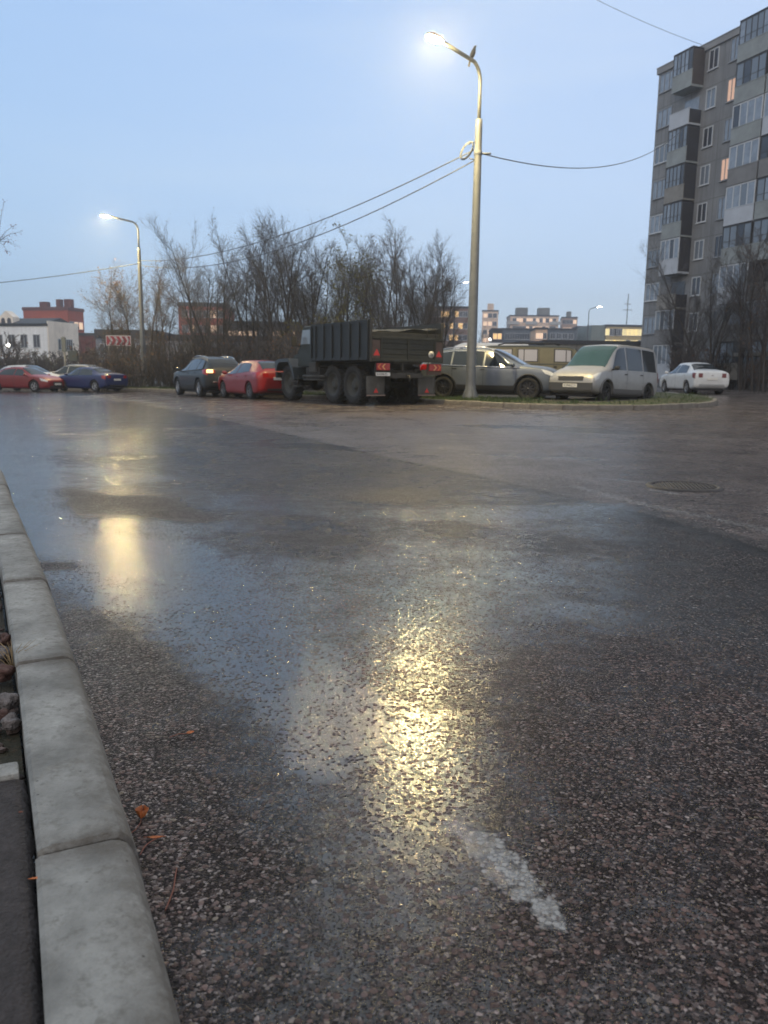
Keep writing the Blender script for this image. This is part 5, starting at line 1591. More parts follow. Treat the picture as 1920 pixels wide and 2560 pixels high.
# ------------------------------------------------------------------ nine storey panel block on the right
def panel_block():
    ang = math.atan2(-10.3, 4.1)
    P1 = Vector((22.34, 70.0, 0.0))
    t = thing('panel_block', 'nine storey grey panel apartment block with stacked balconies', 'building', P1, ang)
    wallm = wall_material('panel_wall', (.205, .21, .22), joint=(.10, .10, .10), jx=3.2, jz=2.78, streak=.35)
    Wd, D, H = 34.0, 12.0, 26.2
    mb = MB(); mb.box((0, 0, -1.5), (Wd, D, H - .45)); mb.build('wall', wallm, t)
    mb = MB(); mb.box((-.12, -.16, H - .45), (Wd + .1, D + .1, H)); mb.box((-.16, -.2, H), (Wd + .12, D + .12, H + .06)); mb.build('roof', mat('parapet_grey', (.25, .25, .255), rough=.8, var=.15, scale=.6), t)
    fl = 2.78; z0 = 1.1
    rng = random.Random(77)
    panelm = [mat('balcony_grey_green', (.27, .295, .30), rough=.8, var=.18, scale=1.2), mat('balcony_beige', (.245, .235, .22), rough=.8, var=.18, scale=1.2), mat('balcony_white', (.46, .49, .54), rough=.7, var=.1, scale=1.2), mat('balcony_grey', (.20, .20, .205), rough=.8, var=.18, scale=1.2)]
    screen = mat('shaded_screen_wall', (.035, .035, .045), rough=.85, var=.25, scale=1.0)  # balcony sides near-black: the shade on them is put into the colour
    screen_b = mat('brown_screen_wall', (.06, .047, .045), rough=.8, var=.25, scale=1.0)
    curt = mat('curtain_blue', (.24, .28, .34), rough=.15, coat=.4, var=.25, scale=2.0); dark_p = mat('dark_pane', (.05, .055, .07), rough=.1, spec=.6)
    lit = mat('peach_lit', (.6, .4, .3), emit=(1.0, .60, .42), emit_s=.36)
    white = M_FRAMEW
    def balcony(x0, x1, f, style, pm, out=1.25, sidem=None):
        zf = z0 + f * fl
        b = MB(); b.box((x0, -out, zf - .16), (x1, 0, zf)); b.box((x0, -out, zf), (x1, -out + .07, zf + 1.02))
        b.box((x0 - .02, -out - .02, zf + 1.02), (x1 + .02, -out + .09, zf + 1.07))
        bo = b.build('balcony', pm, t)
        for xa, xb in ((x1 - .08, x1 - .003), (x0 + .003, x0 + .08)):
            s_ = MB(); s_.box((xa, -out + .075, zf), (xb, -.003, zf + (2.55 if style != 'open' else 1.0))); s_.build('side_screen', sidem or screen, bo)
        if style == 'open':
            d = MB(); d.box((x0 + .3, -.02, zf + .1), (x1 - .3, .0, zf + 2.1)); d.build('balcony_door', curt if f % 2 else dark_p, bo)
            return
        fm = white if style == 'white' else M_FRAMED
        nm = rng.choice((4, 5)) if style != 'white' else 4
        f_ = MB(); zl, zt = zf + 1.075, zf + 2.52
        f_.box((x0, -out, zt), (x1, -out + .08, zt + .1))
        for i in range(nm + 1):
            x = x0 + .04 + (x1 - x0 - .08) * i / nm; f_.box((x - .04, -out, zl), (x + .04, -out + .07, zt))
        f_.box((x0 + .08, -out + .005, zl + .42), (x1 - .08, -out + .055, zl + .46)) if style == 'dark' else None
        go = f_.build('glazing_frame', fm, bo)
        for i in range(nm):
            a = x0 + .08 + (x1 - x0 - .08) * i / nm; c = x0 + (x1 - x0 - .08) * (i + 1) / nm
            p = MB(); p.box((a, -out + .02, zl), (c, -out + .035, zt)); p.build('pane', rng.choice((curt, curt, M_PANEL_GLASS, dark_p)) if style != 'dark' else rng.choice((M_PANEL_GLASS, dark_p, curt, M_PANEL_GLASS)), go)
        r_ = MB(); r_.box((x0, -out - .03, zt + .1), (x1, 0, zt + .14)); r_.build('balcony_roof', M_FRAMED, bo)
    G_, B_, Wt, Gy = panelm
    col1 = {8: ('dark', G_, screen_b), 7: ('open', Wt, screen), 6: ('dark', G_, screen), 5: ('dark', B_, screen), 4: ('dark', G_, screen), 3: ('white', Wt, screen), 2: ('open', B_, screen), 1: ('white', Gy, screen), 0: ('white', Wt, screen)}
    col2 = {8: ('dark', G_), 7: ('dark', G_), 6: ('white', G_), 5: ('white', Gy), 4: ('white', Wt), 3: ('dark', G_), 2: ('white', Wt), 1: ('open', Gy), 0: ('dark', B_)}
    col3 = {8: ('dark', Wt), 7: ('open', G_), 6: ('white', Wt), 5: ('dark', Gy), 4: ('dark', G_), 3: ('dark', G_), 2: ('open', B_), 1: ('white', Gy), 0: ('dark', Gy)}
    for f in range(9):
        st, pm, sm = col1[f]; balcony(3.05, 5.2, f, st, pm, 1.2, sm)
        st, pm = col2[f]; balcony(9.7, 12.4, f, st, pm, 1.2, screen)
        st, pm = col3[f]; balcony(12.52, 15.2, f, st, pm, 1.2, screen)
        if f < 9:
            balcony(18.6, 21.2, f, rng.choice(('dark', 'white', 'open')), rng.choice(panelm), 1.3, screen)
            window(t, (16.8, -.02, z0 + f * fl + .85), 0, 1.3, 1.45, 1, white, curt)
        z = z0 + f * fl + .85
        window(t, (1.05, -.02, z), 0, 1.75, 1.45, 2, white if f in (2, 4, 6) else mat('grey_frame', (.25, .26, .28)), curt if f % 3 else M_PANEL_GLASS)
        window(t, (6.15, -.02, z), 0, 1.0, 1.45, 1, white, M_PANEL_GLASS if f % 2 else dark_p)
        window(t, (8.2, -.02, z - .1), 0, .85, 1.6, 1, mat('grey_frame', (.25, .26, .28)), lit if f in (5, 7) else (dark_p if f % 2 else curt))
    mb = MB(); mb.box((12.9, -2.4, 2.6), (18.5, 0, 2.85)); mb.build('entrance_canopy', W_CONC, t)
panel_block()

# ------------------------------------------------------------------ lamps, cables, bird, sign
def street_lamp(label, X, Y, zb, ztube, ztop, lamp, r0, r1, flare=True, group='street lamps', light=True, mesh=None, head_s=1.0):
    t = thing('street_lamp', label, 'street lamp', (X, Y, zb), 0, group)
    L = Vector(lamp) - Vector((X, Y, zb)); h1 = ztube - zb; h2 = ztop - zb
    mb = MB(); n = 10
    mb.lathe([(r0, 0), (r0 * .96, h1 * .3), (r1 * 1.05, h1 * .98), (r1, h1), (.001, h1 + .03)], n=16); mb.build('pole', M_GALV if zb > -5 else M_GALV, t)
    mb = MB()
    if flare:
        mb.lathe([(r0 * 1.55, 0), (r0 * 1.5, .05), (r0 * 1.12, .32), (r0 * 1.01, .5)], n=8)
        for k in range(4): 
            A = Matrix.Rotation(k * math.pi / 2 + .3, 4, 'Z'); mb.prism([(r0, 0), (r0 * 2.0, 0), (r0, .42)], .012, M=A @ Matrix.Rotation(math.pi / 2, 4, 'X'))
    mb.box((r0 * .55, -r0 * .9, h1 * .1), (r0 * .97, -r0 * .6, h1 * .1 + .3)) if False else None
    if mb.f: mb.build('base_flange', M_GALV, t)
    mb = MB(); mb.lathe([(r1 * 1.18, h1 - 1.02), (r1 * 1.18, h1 - .94), (r1, h1 - .94)], n=14); mb.build('band', M_GALV, t)
    # curved bracket: up, over, then sloping out to the lamp
    hd = Vector((L.x, L.y, 0)).normalized(); out = Vector((L.x, L.y, 0)).length
    pts = [Vector((0, 0, h1)), Vector((0, 0, h1 + (h2 - h1) * .5)), Vector((0, 0, h2 - .55))]
    for a in np.linspace(0, 1, 7)[1:]:
        th = a * R(66); rr = .55
        pts.append(Vector((0, 0, h2 - .55)) + hd * (rr * (1 - math.cos(th))) + Vector((0, 0, rr * math.sin(th))))
    end = Vector((hd.x * out, hd.y * out, L.z)); pts.append(pts[-1].lerp(end, .5)); pts.append(end)
    rb = r1 * .55
    mb = MB(); mb.tube(pts, [rb] * len(pts), n=10); mb.build('bracket', M_GALV, t)
    # luminaire
    d = (pts[-1] - pts[-3]).normalized(); az = math.atan2(d.y, d.x); el = math.asin(d.z)
    Mx = Matrix.Rotation(az, 4, 'Z') @ Matrix.Rotation(-el * .5, 4, 'Y')
    hm = MB(); s_ = head_s
    hm.add([Mx @ Vector((x * s_, y * s_, z * s_)) + end for x, y, z in
        ((-.12, -.06, -.03), (.05, -.13, -.05), (.48, -.15, -.05), (.62, -.08, -.04), (.62, .08, -.04), (.48, .15, -.05), (.05, .13, -.05), (-.12, .06, -.03),
         (-.12, -.05, .04), (.05, -.11, .07), (.44, -.11, .07), (.58, -.06, .03), (.58, .06, .03), (.44, .11, .07), (.05, .11, .07), (-.12, .05, .04))],
        [tuple(reversed(range(8))), tuple(range(8, 16))] + [(i, (i + 1) % 8, 8 + (i + 1) % 8, 8 + i) for i in range(8)])
    ho = hm.build('lamp_head', mat('lamp_housing', (.25, .26, .27), rough=.5), t)
    lm = MB()
    # drop glass under the head
    n = 16; vs = []; fs = []
    for i in range(6):
        a = i / 5 * math.pi / 2
        for k in range(n):
            b_ = 2 * math.pi * k / n
            vs.append(Mx @ Vector(((.27 + .31 * math.cos(a) * math.cos(b_)) * s_, .155 * math.cos(a) * math.sin(b_) * s_, (-.055 - .035 * math.sin(a)) * s_)) + end)
    fs = [(i * n + k, i * n + (k + 1) % n, (i + 1) * n + (k + 1) % n, (i + 1) * n + k) for i in range(5) for k in range(n)]
    lm.add(vs, fs, True); lm.f.append(tuple(reversed(range(n)))); lm.sm.append(False)
    lm.build('lamp_glass', mesh or M_LAMP, ho)
    return t, pts

z_i = float(gz(2.85, 26.5)) + .15
main_lamp, main_pts = street_lamp('tallest lit lamp post standing on the grass verge with a bird on its arm', 2.85, 26.5, z_i, 8.97, 10.62, (1.50, 25.15, 10.72), .165, .105)
zl = float(gz(-16.5, 54)) + .13
left_lamp, left_pts = street_lamp('lit lamp post beside the chevron sign behind the blue saloon', -16.5, 54.0, zl, 9.06, 10.72, (-18.0, 53.0, 10.85), .165, .105)
# two far lamps
for px, py, pxb, Y, lb in ((1159, 706, 1133, 92, 'small distant lit lamp just left of the tall lamp post'), (1493, 767, 1467, 105, 'small distant lit lamp above the silver van')):
    L = at_y(px, py, Y); B = at_y(pxb, 900, Y)
    street_lamp(lb, B.x, Y + .3, 0.0, L.z - 2.2, L.z - .15, (L.x, L.y, L.z), .14, .09, flare=False, mesh=M_LAMP_FAR, head_s=1.0)
for px, py, Y, m, lb in ((1225, 848, 120, M_LAMP_FAR, 'tiny white lantern between the tall lamp and the lit dark house'), (20, 862, 80, M_LAMP_FAR, 'small white lantern in front of the white house')):
    L = at_y(px, py, Y)
    t = thing('lantern', lb, 'lantern', (L.x, L.y, 0))
    mb = MB(); mb.tube([(0, 0, -.5), (0, 0, L.z - .2)], .05, n=6); mb.build('post', M_GALVD, t)
    mb = MB(); mb.lathe([(.001, L.z - .22), (.16, L.z - .2), (.20, L.z), (.12, L.z + .16), (.001, L.z + .2)], n=12); mb.build('lantern_glass', mat('lantern_light', (1, 1, .95), emit=(1, .97, .88), emit_s=4), t)

def hang(a, b, sag, rad, label, n=26, name='overhead_cable'):
    a, b = Vector(a), Vector(b); mid = a
    pts = [(a.lerp(b, i / n) - Vector((0, 0, sag * 4 * (i / n) * (1 - i / n)))) - a for i in range(n + 1)]
    mb = MB(); mb.tube(pts, rad, n=6)
    o = mb.build(name, M_CABLE); o.location = a
    return tag(o, label, 'cable', 'overhead cables')
PM = Vector((2.85, 26.5, 0)); PL = Vector((-16.5, 54.0, 0))
hang((2.72, 26.45, 8.05), (-16.4, 53.95, 8.25), .95, .019, 'upper of the two sagging cables between the tall lamp and the left lamp')
hang((2.72, 26.45, 7.72), (-16.4, 53.95, 7.95), 1.25, .019, 'lower of the two sagging cables between the tall lamp and the left lamp')
hang((-16.62, 53.95, 8.05), (-52, 62, 7.2), 1.0, .024, 'cable running from the left lamp out past the white house')
hang((2.98, 26.5, 7.95), (23.8, 66.0, 21.0), 1.6, .020, 'cable rising from the tall lamp to the panel block')
A = at_y(1380, -60, 60); B = at_y(1755, 112, 64)
hang(A, B, .25, .016, 'thin cable crossing the sky to the roof of the panel block')
def coil():
    t = thing('cable_coil', 'loop of spare cable tied to the tall lamp post', 'cable coil', (2.85, 26.5, 0), 0)
    mb = MB()
    c = Vector((-.36, -.06, 8.03))
    for k in range(3):
        rr = .19 + .02 * k
        pts = [c + Vector((rr * math.cos(a) * .9 + .05 * math.sin(a), .02 * k, rr * 1.15 * math.sin(a) + .10 * math.cos(a))) for a in np.linspace(0, 2 * math.pi, 24)]
        mb.tube(pts, .012, n=5)
    mb.build('loop', M_CABLE, t)
    mb = MB(); mb.tube([(-.10, -.02, 8.3), (-.22, -.04, 8.26), (-.32, -.06, 8.2)], .018, n=5); mb.build('cable_tail', M_CABLE, t)
    mb = MB(); mb.tube([(-.1, -.02, 7.76), (-.28, -.04, 7.8)], .02, n=5); mb.build('cable_tail', M_CABLE, t)
    mb = MB(); mb.tube([(.1, 0, 7.95), (.42, .05, 7.97)], .03, n=6); mb.build('tension_clip', M_CABLE, t)
    mb = MB()
    mb.lathe([(.128, 7.90), (.134, 7.92), (.134, 8.0), (.128, 8.02)], n=14); mb.build('clamp', M_CABLE, t)
coil()

def bird():
    # stands on the sloping arm just outside the bend
    a, b = main_pts[-3], main_pts[-2]
    p = a.lerp(b, .12) + Vector((2.85, 26.5, z_i)) + Vector((0, 0, .055))
    mb = MB()
    # body from tail tip to beak, seen nearly side on
    spine = [(-.17, -.26, .004), (-.13, -.17, .022), (-.075, -.05, .050), (-.035, .05, .085), (.0, .14, .100), (.03, .23, .098), (.055, .31, .078), (.068, .36, .055), (.078, .40, .054), (.095, .43, .046), (.115, .445, .026), (.14, .448, .014), (.168, .440, .002)]
    mb.tube([(x, 0, z) for x, z, r in spine], [r * .95 for x, z, r in spine], n=14)
    mb.prism([(-.16, -.29), (-.10, -.30), (-.045, -.02), (-.10, .0)], .05, M=Matrix.Translation((0, .025, 0)) @ Matrix.Rotation(math.pi / 2, 4, 'X'))
    for y in (.035, -.035):
        mb.tube([(-.005, y, .10), (-.005, y, .02), (.02, y, .0)], [.014, .008, .006], n=6)
    o = mb.build('crow', mat('crow_black', (.035, .037, .042), rough=.6))
    o.location = p; o.rotation_euler = (0, 0, R(-8)); o.scale = (.78, .78, .78)
    tag(o, 'dark crow perched on the arm of the tallest lamp', 'bird')
bird()

def chevron_sign():
    a = at_y(264, 836, 52.5)
    w_, h_ = 1.62, .66
    t = thing('chevron_sign', 'red and white chevron bend sign on two posts by the left lamp', 'road sign', (a.x, 52.5, float(gz(a.x, 52.5)) + .1), R(4))
    z = a.z - t.location.z - .06
    white = mat('sign_white', (.50, .48, .48), rough=.5); red = mat('sign_red', (.36, .035, .05), rough=.5)
    mb = MB(); mb.box((0, 0, z - h_), (w_, .03, z), bev=.01); b = mb.build('sign_board', white, t)
    mb = MB(); mb.box((.05, -.004, z - h_ + .05), (w_ - .05, 0.0, z - .05)); mb.build('red_field', red, b)
    mb = MB(); cy = z - h_ / 2; hh = h_ / 2 - .06
    M = Matrix.Translation((0, -.004, 0)) @ Matrix.Rotation(math.pi / 2, 4, 'X')
    for x in (.14, .50, .86, 1.22):
        d = .17; wd = .15
        mb.prism([(x, cy - hh), (x + wd, cy - hh), (x + wd + d, cy), (x + wd, cy + hh), (x, cy + hh), (x + d, cy)], .004, M=M)
    mb.build('chevrons', white, b)
    for x in (.12, w_ - .05):
        mb = MB(); mb.tube([(x, .06, -.3), (x, .06, z + .02)], .035, n=8); mb.build('post', mat('sign_post_dark', (.05, .05, .05), rough=.7), t)
chevron_sign()

def utility_post():
    a = at_y(159, 845, 60)
    t = thing('utility_post', 'grey post with a tall narrow box in front of the cream gable', 'post', (a.x, 60, -.2))
    mb = MB(); mb.tube([(0, 0, -.3), (0, 0, a.z + .3)], .09, n=8); mb.build('post', M_GALVD, t)
    mb = MB(); mb.box((-.14, -.16, a.z - .8), (.14, .1, a.z + .25), bev=.02); mb.build('narrow_box', mat('box_grey', (.13, .145, .15), rough=.6), t)
    mb = MB(); mb.box((.3, -.1, a.z - 1.5), (.95, .2, a.z - .75), bev=.02); mb.box((.05, 0, a.z - 1.2), (.35, .05, a.z - 1.1)); mb.build('switch_box', mat('box_dark', (.05, .06, .06), rough=.6), t)
utility_post()

# ------------------------------------------------------------------ trees and shrubs
def branch_tree(seed, H, stems, spread, levels, trunk_r, up=.8, leaf=0, leaf_s=.07, n1=16, n2=9, n3=8, lean=.16, start=.20, twig_r=.0048, ratio=.40):
    """bare tree: several stems, each with rising branches, branchlets and fine twigs; returns wood, twigs and leaves"""
    rng = random.Random(seed)
    wood, tw, lf = MB(), MB(), MB()
    def path(p, d, L, n, wig, rise):
        pts = [p.copy()]; d = d.normalized()
        for i in range(n):
            d = (d + Vector((rng.gauss(0, wig), rng.gauss(0, wig), rng.gauss(0, wig) + rise))).normalized()
            p = p + d * (L / n); pts.append(p.copy())
        return pts
    def side(d, ang):
        u = d.orthogonal().normalized(); u = Matrix.Rotation(rng.uniform(0, 2 * math.pi), 3, d) @ u
        return (d * math.cos(ang) + u * math.sin(ang)).normalized()
    def leaves(p, k):
        for _ in range(k):
            q = p + Vector((rng.gauss(0, .10), rng.gauss(0, .10), rng.gauss(0, .10)))
            s_ = leaf_s * rng.uniform(.6, 1.3)
            a = Vector((rng.gauss(0, 1), rng.gauss(0, 1), rng.gauss(0, 1))).normalized(); b = a.orthogonal().normalized(); b = Matrix.Rotation(rng.uniform(0, 6), 3, a) @ b
            c = a.cross(b)
            lf.add([q - b * s_, q + c * s_ * .55, q + b * s_, q - c * s_ * .55], [(0, 1, 2, 3)])
    for s_ in range(stems):
        a = 2 * math.pi * (s_ + rng.uniform(-.3, .3)) / stems
        p0 = Vector((math.cos(a) * .18 * (stems > 1), math.sin(a) * .18 * (stems > 1), -.1))
        d0 = Vector((math.cos(a) * lean * rng.uniform(.4, 1.5), math.sin(a) * lean * rng.uniform(.4, 1.5), 1))
        hh = H * rng.uniform(.78, 1.0) if stems > 1 else H
        st = path(p0, d0, hh, 9, .055, .03)
        wood.tube(st, [trunk_r * (1 - i / 9.5) ** .8 + .006 for i in range(10)], n=6, caps=False)
        for i in range(n1):
            f = start + (.97 - start) * (i + rng.random()) / n1
            k = min(8, int(f * 9)); q = st[k].lerp(st[k + 1], f * 9 - k)
            d = (st[k + 1] - st[k]).normalized()
            L1 = hh * ratio * (.26 + .62 * math.sin(math.pi * min(1, (1.16 - f) * .75)) ** 1.0) * rng.uniform(.6, 1.15) * spread * .85
            b1 = path(q, side(d, rng.uniform(.45, .85)), L1, 5, .10, .10 * up)
            r1 = max(.010, trunk_r * .36 * (1 - f) + .008)
            wood.tube(b1, [r1 * (1 - j / 6) + .003 for j in range(6)], n=4, caps=False)
            for j in range(n2):
                g = .18 + .82 * (j + rng.random()) / n2
                kk = min(4, int(g * 5)); q2 = b1[kk].lerp(b1[min(5, kk + 1)], min(1, g * 5 - kk))
                d2 = (b1[min(5, kk + 1)] - b1[kk]).normalized()
                L2 = L1 * .48 * rng.uniform(.5, 1.15)
                b2 = path(q2, side(d2, rng.uniform(.4, .8)), L2, 3, .12, .10 * up)
                tw.tube(b2, [twig_r * 1.5, twig_r * 1.25, twig_r, twig_r * .7], n=3, caps=False)
                for m in range(n3):
                    h_ = .15 + .85 * (m + rng.random()) / n3
                    k3 = min(2, int(h_ * 3)); q3 = b2[k3].lerp(b2[k3 + 1], min(1, h_ * 3 - k3))
                    d3 = (b2[k3 + 1] - b2[k3]).normalized()
                    b3 = path(q3, side(d3, rng.uniform(.35, .8)), L2 * .62 * rng.uniform(.5, 1.2), 2, .15, .08 * up)
                    tw.tube(b3, [twig_r, twig_r * .8, twig_r * .45], n=3, caps=False)
                    if leaf and rng.random() < leaf: leaves(b3[-1], 1)
                if leaf and rng.random() < leaf: leaves(b2[-1], 2)
    return wood, tw, lf

M_BARK = mat('bark_dark', (.050, .043, .040), rough=.9, var=.35, scale=6)
M_TWIG = mat('twigs_brown', (.088, .080, .082), rough=.9)
M_TWIG2 = mat('twigs_grey', (.105, .100, .106), rough=.9)
L_GREY = mat('leaf_grey_green', (.115, .108, .06), rough=.8, var=.4, scale=.8)
L_BROWN = mat('leaf_brown', (.15, .085, .04), rough=.8, var=.4, scale=.8)
L_YGREEN = mat('leaf_yellow_green', (.125, .115, .022), rough=.8, var=.4, scale=.8)
L_ORANGE = mat('leaf_orange', (.22, .095, .025), rough=.8, var=.4, scale=.8)
L_RED = mat('leaf_red', (.16, .035, .035), rough=.8, var=.3, scale=2)
def tree_proto(nm, kw, twm, lm, crown_name='crown'):
    w_, tw, lf = branch_tree(**kw)
    t = thing(nm, None, None)
    w_.build('trunk', M_BARK, t, fix=False)
    c = tw.build(crown_name, twm, t, fix=False)
    if lf.f: lf.build('leaves', lm, c, fix=False)
    return t
_used = set()
def plant(proto, px, Y, hscale, label, cat, group, rz, wscale=None, dz=.1):
    g = on_ground(px, Y, dz)
    if id(proto) in _used: o = copy_tree(proto)
    else: o = proto; _used.add(id(proto))
    o.location = g; o.rotation_euler = (0, 0, rz); ws = wscale or hscale; o.scale = (ws, ws, hscale)
    return tag(o, label, cat, group)
TA = tree_proto('bare_tree', dict(seed=1, H=9.6, stems=5, spread=.85, levels=3, trunk_r=.075, leaf=.20, leaf_s=.042, lean=.17), M_TWIG2, L_GREY)
TB = tree_proto('bare_tree', dict(seed=2, H=9.6, stems=4, spread=1.05, levels=3, trunk_r=.08, leaf=.20, leaf_s=.042, n1=16, lean=.19), M_TWIG2, L_GREY)
TC = tree_proto('bare_tree', dict(seed=3, H=9.8, stems=7, spread=.75, levels=3, trunk_r=.065, leaf=.06, leaf_s=.04, n1=15, lean=.26, start=.12), M_TWIG, L_GREY)
TD = tree_proto('leafy_tree', dict(seed=4, H=9.6, stems=4, spread=1.0, levels=3, trunk_r=.08, leaf=.40, leaf_s=.075, n1=16, lean=.16), M_TWIG, L_YGREEN)
TE = tree_proto('slender_tree', dict(seed=5, H=9.8, stems=3, spread=.70, levels=3, trunk_r=.07, leaf=.10, leaf_s=.05, n1=18, lean=.09), M_TWIG2, L_BROWN)
TF = tree_proto('autumn_tree', dict(seed=6, H=9.6, stems=4, spread=.95, levels=3, trunk_r=.075, leaf=.26, leaf_s=.065, lean=.17), M_TWIG, L_BROWN)
TG = 'bare autumn trees behind the parked cars'
def height_to(px, py, Y):
    return (at_y(px * K, py, Y).z) if False else at_y(px * K, py * K, Y).z
trees = [  # column and top row (1659 scale), distance, proto, label
    (240, 690, 60, TE, 'thin low tree left of the chevron sign'),
    (268, 590, 57, TF, 'brown leaved tree just left of the lamp by the chevron sign'),
    (322, 575, 58, TF, 'brown leaved tree just right of the lamp by the chevron sign'),
    (362, 590, 60, TE, 'slender bare tree between the left lamp and the brick tower'),
    (432, 545, 53, TA, 'bare tree in front of the red brick tower'),
    (478, 508, 51, TB, 'rounded bare tree above the black SUV'),
    (545, 500, 54, TE, 'slender bare tree left of the tallest bare tree'),
    (598, 458, 50, TB, 'tallest bare tree in the middle of the grove'),
    (652, 478, 53, TA, 'bare tree right of the tallest one'),
    (700, 545, 56, TC, 'many stemmed bare tree behind the army truck cab'),
    (752, 535, 49, TD, 'yellow green leaved tree above the army truck bed'),
    (790, 560, 52, TD, 'smaller yellow green tree right of its twin'),
    (826, 470, 50, TE, 'tall thin bare tree above the truck tailgate'),
    (568, 520, 56, TA, 'bare tree just left of and behind the tallest tree'),
    (675, 530, 51, TB, 'broad bare tree above the bright red hatchback'),
    (858, 530, 54, TB, 'broad bare tree behind the truck tailgate'),
    (912, 560, 56, TA, 'shorter bare tree left of the outermost one'),
    (885, 515, 47, TC, 'wide many stemmed bare tree left of the tall lamp'),
    (935, 540, 50, TC, 'outermost bare tree leaning toward the tall lamp'),
]
for i, (x, y, Y, pr, lb) in enumerate(trees):
    zt = at_y(x * K, y * K, Y).z - float(gz((x * K - 960) / FPX * Y, Y))
    hs = zt / 10.0 * 1.04
    plant(pr, x * K, Y, hs, lb, 'tree', TG, i * 1.7, wscale=hs * (1.0 if hs > .6 else 1.3))
# small far trees by the hillside lamps
plant(TC, 985 * K, 78, .50, 'low dense bare tree behind the grey SUV left of the tall lamp', 'tree', TG, 2.0, wscale=.9)
plant(TB, 955 * K, 74, .52, 'low bare tree behind the truck tailgate', 'tree', TG, 4.0, wscale=.9)
# trees in front of the panel block
BG = 'bare trees in front of the panel block'
plant(TC, 1470 * K, 60, .82, 'thin bare tree against the left balconies of the panel block', 'tree', BG, .4, wscale=.75)
plant(TB, 1528 * K, 56, 1.02, 'densest dark tree in front of the panel block above the white saloon', 'tree', BG, 1.1, wscale=.95)
plant(TA, 1600 * K, 54, .98, 'bare tree left of the two trunks at the right edge', 'tree', BG, 2.2)
plant(TE, 1632 * K, 50, 1.12, 'tall bare trunk near the right edge of the photo', 'tree', BG, 5.1)
plant(TE, 1655 * K, 47, .98, 'bare tree on the right edge of the photo', 'tree', BG, .9)

def shrub(seed, H, stems, spread, leaf, lm, twm):
    w_, tw, lf = branch_tree(seed=seed, H=H, stems=stems, spread=spread, levels=3, trunk_r=.022, leaf=leaf, leaf_s=.05, n1=8, n2=5, n3=4, lean=.38, start=.10, twig_r=.0085, ratio=.42)
    t = thing('bare_shrub', None, None)
    w_.build('stems', M_BARK, t, fix=False); c = tw.build('twigs', twm, t, fix=False)
    if lf.f: lf.build('leaves', lm, c, fix=False)
    return t
SA = shrub(21, 3.0, 12, .8, .06, L_BROWN, M_TWIG); SB = shrub(22, 3.0, 14, .7, .02, L_ORANGE, M_TWIG); SC = shrub(23, 3.0, 10, 1.0, .25, L_ORANGE, M_TWIG); SD = shrub(24, 3.0, 12, .9, .35, L_YGREEN, M_TWIG)
rng = random.Random(42)
SG = 'dark leafless shrubs of the thicket under the trees'
for i in range(32):
    x = 225 + (730 - 225) * (i + rng.uniform(-.3, .3)) / 32
    Y = rng.uniform(50, 60) if x < 420 else rng.uniform(43, 54)
    if x > 600: Y = rng.uniform(39, 50)
    plant([SA, SB, SB, SA][i % 4], x * K, Y, rng.uniform(.65, 1.6), 'dark leafless shrub in the thicket under the bare trees', 'shrub', SG, rng.uniform(0, 6), wscale=rng.uniform(.8, 1.1))
for i in range(8):
    plant([SB, SA][i % 2], (900 + i * 13) * K, rng.uniform(52, 66), rng.uniform(.9, 1.25), 'dark leafless shrub behind the truck tailgate', 'shrub', 'dark leafless shrubs behind the truck', rng.uniform(0, 6))
for i in range(6):
    plant([SB, SA, SC][i % 3], (1484 + i * 31) * K, rng.uniform(50, 60), rng.uniform(.5, 1.1), 'dark leafless shrub at the foot of the panel block', 'shrub', 'dark leafless shrubs below the panel block', rng.uniform(0, 6))
for x, Y, hs, pr, lb in ((20, 66, 1.0, SC, 'brown bush above the roof of the red saloon'), (48, 68, 1.05, SC, 'orange brown bush in front of the white house'), (78, 70, .85, SA, 'low grey bush before the cream gable'),
                         (100, 68, .95, SD, 'greenish bush right of the utility post'), (112, 66, .9, SA, 'dark bush below the low brick building'), (128, 70, 1.0, SB, 'dark bush above the roof of the silver car'),
                         (8, 62, 1.5, SA, 'tall grey bush at the left edge of the photo'), (255, 51, .75, SC, 'orange leaved bush below the chevron sign'), (690, 47, 1.3, SD, 'yellow green bush behind the truck cab'), (735, 46, 1.35, SD, 'yellow green bush above the front of the truck bed'),
                         (150, 72, 1.2, SB, 'dark bush left of the chevron sign'), (185, 66, 1.1, SA, 'grey bush above the trunk of the dark blue saloon'), (205, 62, 1.2, SB, 'dark bush just left of the chevron sign posts')):
    plant(pr, x * K, Y, hs, lb, 'bush', 'bushes along the far kerb', x * .3, wscale=hs * 1.1)

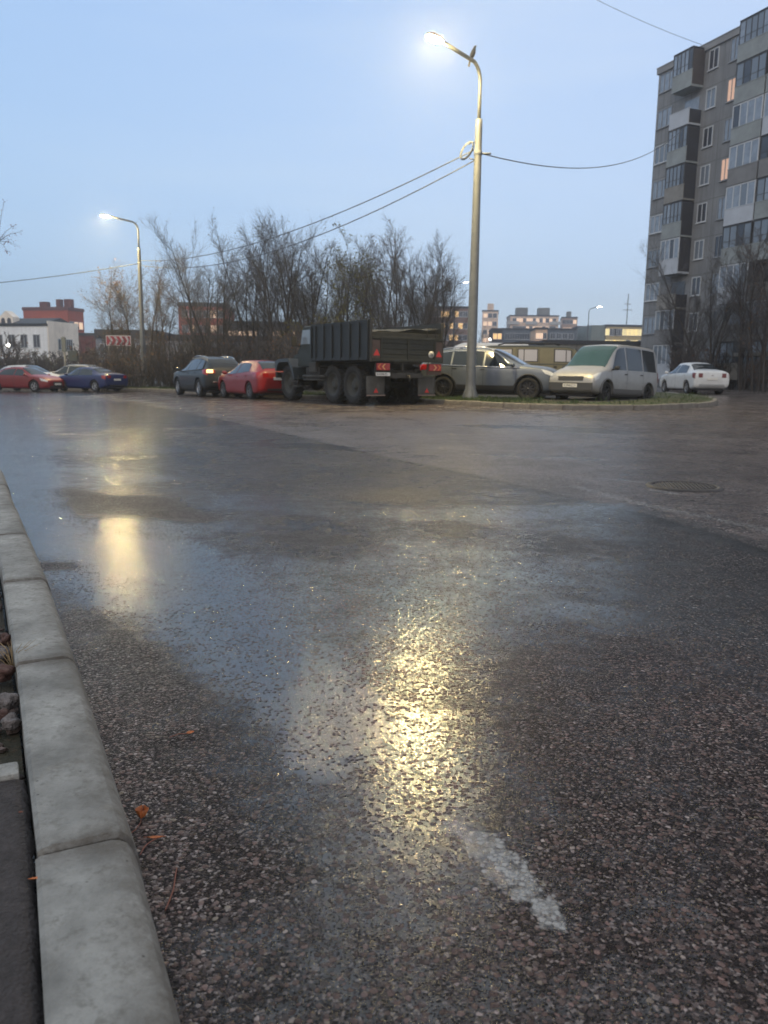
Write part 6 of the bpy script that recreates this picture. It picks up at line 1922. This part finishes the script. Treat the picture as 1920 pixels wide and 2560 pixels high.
def rowan_branch():
    # a tree standing left of the frame reaches a few red-leaved twigs into view
    Y = 17.0
    tip = [at_y(x, y, Y) for x, y in ((56, 578), (44, 615), (22, 632), (40, 560))]
    base = Vector((-11.2, 17.4, float(gz(-11.2, 17.4)) + .1))
    t = thing('rowan_tree', 'rowan tree reaching red leaved twigs in from the left edge', 'tree', base)
    mb = MB(); fork = Vector((.1, 0, 3.2))
    mb.tube([(0, 0, -.1), (.05, 0, 1.5), fork, (.1, .05, 5.2)], [.09, .08, .065, .03], n=8); 
    br = [fork + Vector((0, 0, .1))]
    main_ = [fork, fork + Vector((.9, -.1, .8)), at_y(-60, 600, Y) - base, at_y(-5, 603, Y) - base]
    mb.tube(main_, [.04, .03, .016, .008], n=6); mb.build('trunk', M_BARK, t)
    cw = MB(); lf = MB(); rng = random.Random(9)
    st = main_[-1]
    for e_ in tip + [at_y(10, 500, Y), at_y(14, 590, Y), at_y(30, 600, Y), at_y(-30, 520, Y), at_y(-50, 470, Y)]:
        e2 = e_ - base; a0 = st if e2.x > st.x - .2 else main_[2]
        m_ = a0.lerp(e2, .5) + Vector((0, 0, .04)); cw.tube([a0, m_, e2], [.006, .004, .002], n=5)
        for k in range(16):
            f = rng.uniform(.45, 1.05); q = a0.lerp(e2, f) + Vector((rng.gauss(0, .035), rng.gauss(0, .05), rng.gauss(0, .035)))
            s_ = rng.uniform(.010, .022); b_ = Vector((rng.gauss(0, 1), rng.gauss(0, 1), rng.gauss(0, 1))).normalized(); c = b_.orthogonal().normalized()
            lf.add([q - b_ * s_, q + c * s_ * .5, q + b_ * s_, q - c * s_ * .5], [(0, 1, 2, 3)])
    c = cw.build('crown', M_TWIG2, t); lf.build('leaves', L_RED, c)
rowan_branch()

# ------------------------------------------------------------------ thin damp air
def haze():
    m = bpy.data.materials.new('damp_air'); m.use_nodes = True
    n = m.node_tree; n.nodes.clear()
    o = n.nodes.new('ShaderNodeOutputMaterial'); v = n.nodes.new('ShaderNodeVolumePrincipled')
    v.inputs['Density'].default_value = 0.0013
    v.inputs['Color'].default_value = (0.86, 0.90, 0.96, 1)
    v.inputs['Anisotropy'].default_value = 0.72
    n.links.new(v.outputs[0], o.inputs['Volume'])
    mb = MB(); mb.box((-400, -40, -25), (400, 600, 60))
    h = mb.build('haze', m)
    tag(h, 'thin damp evening air over the whole street', 'haze', kind='stuff')
haze()
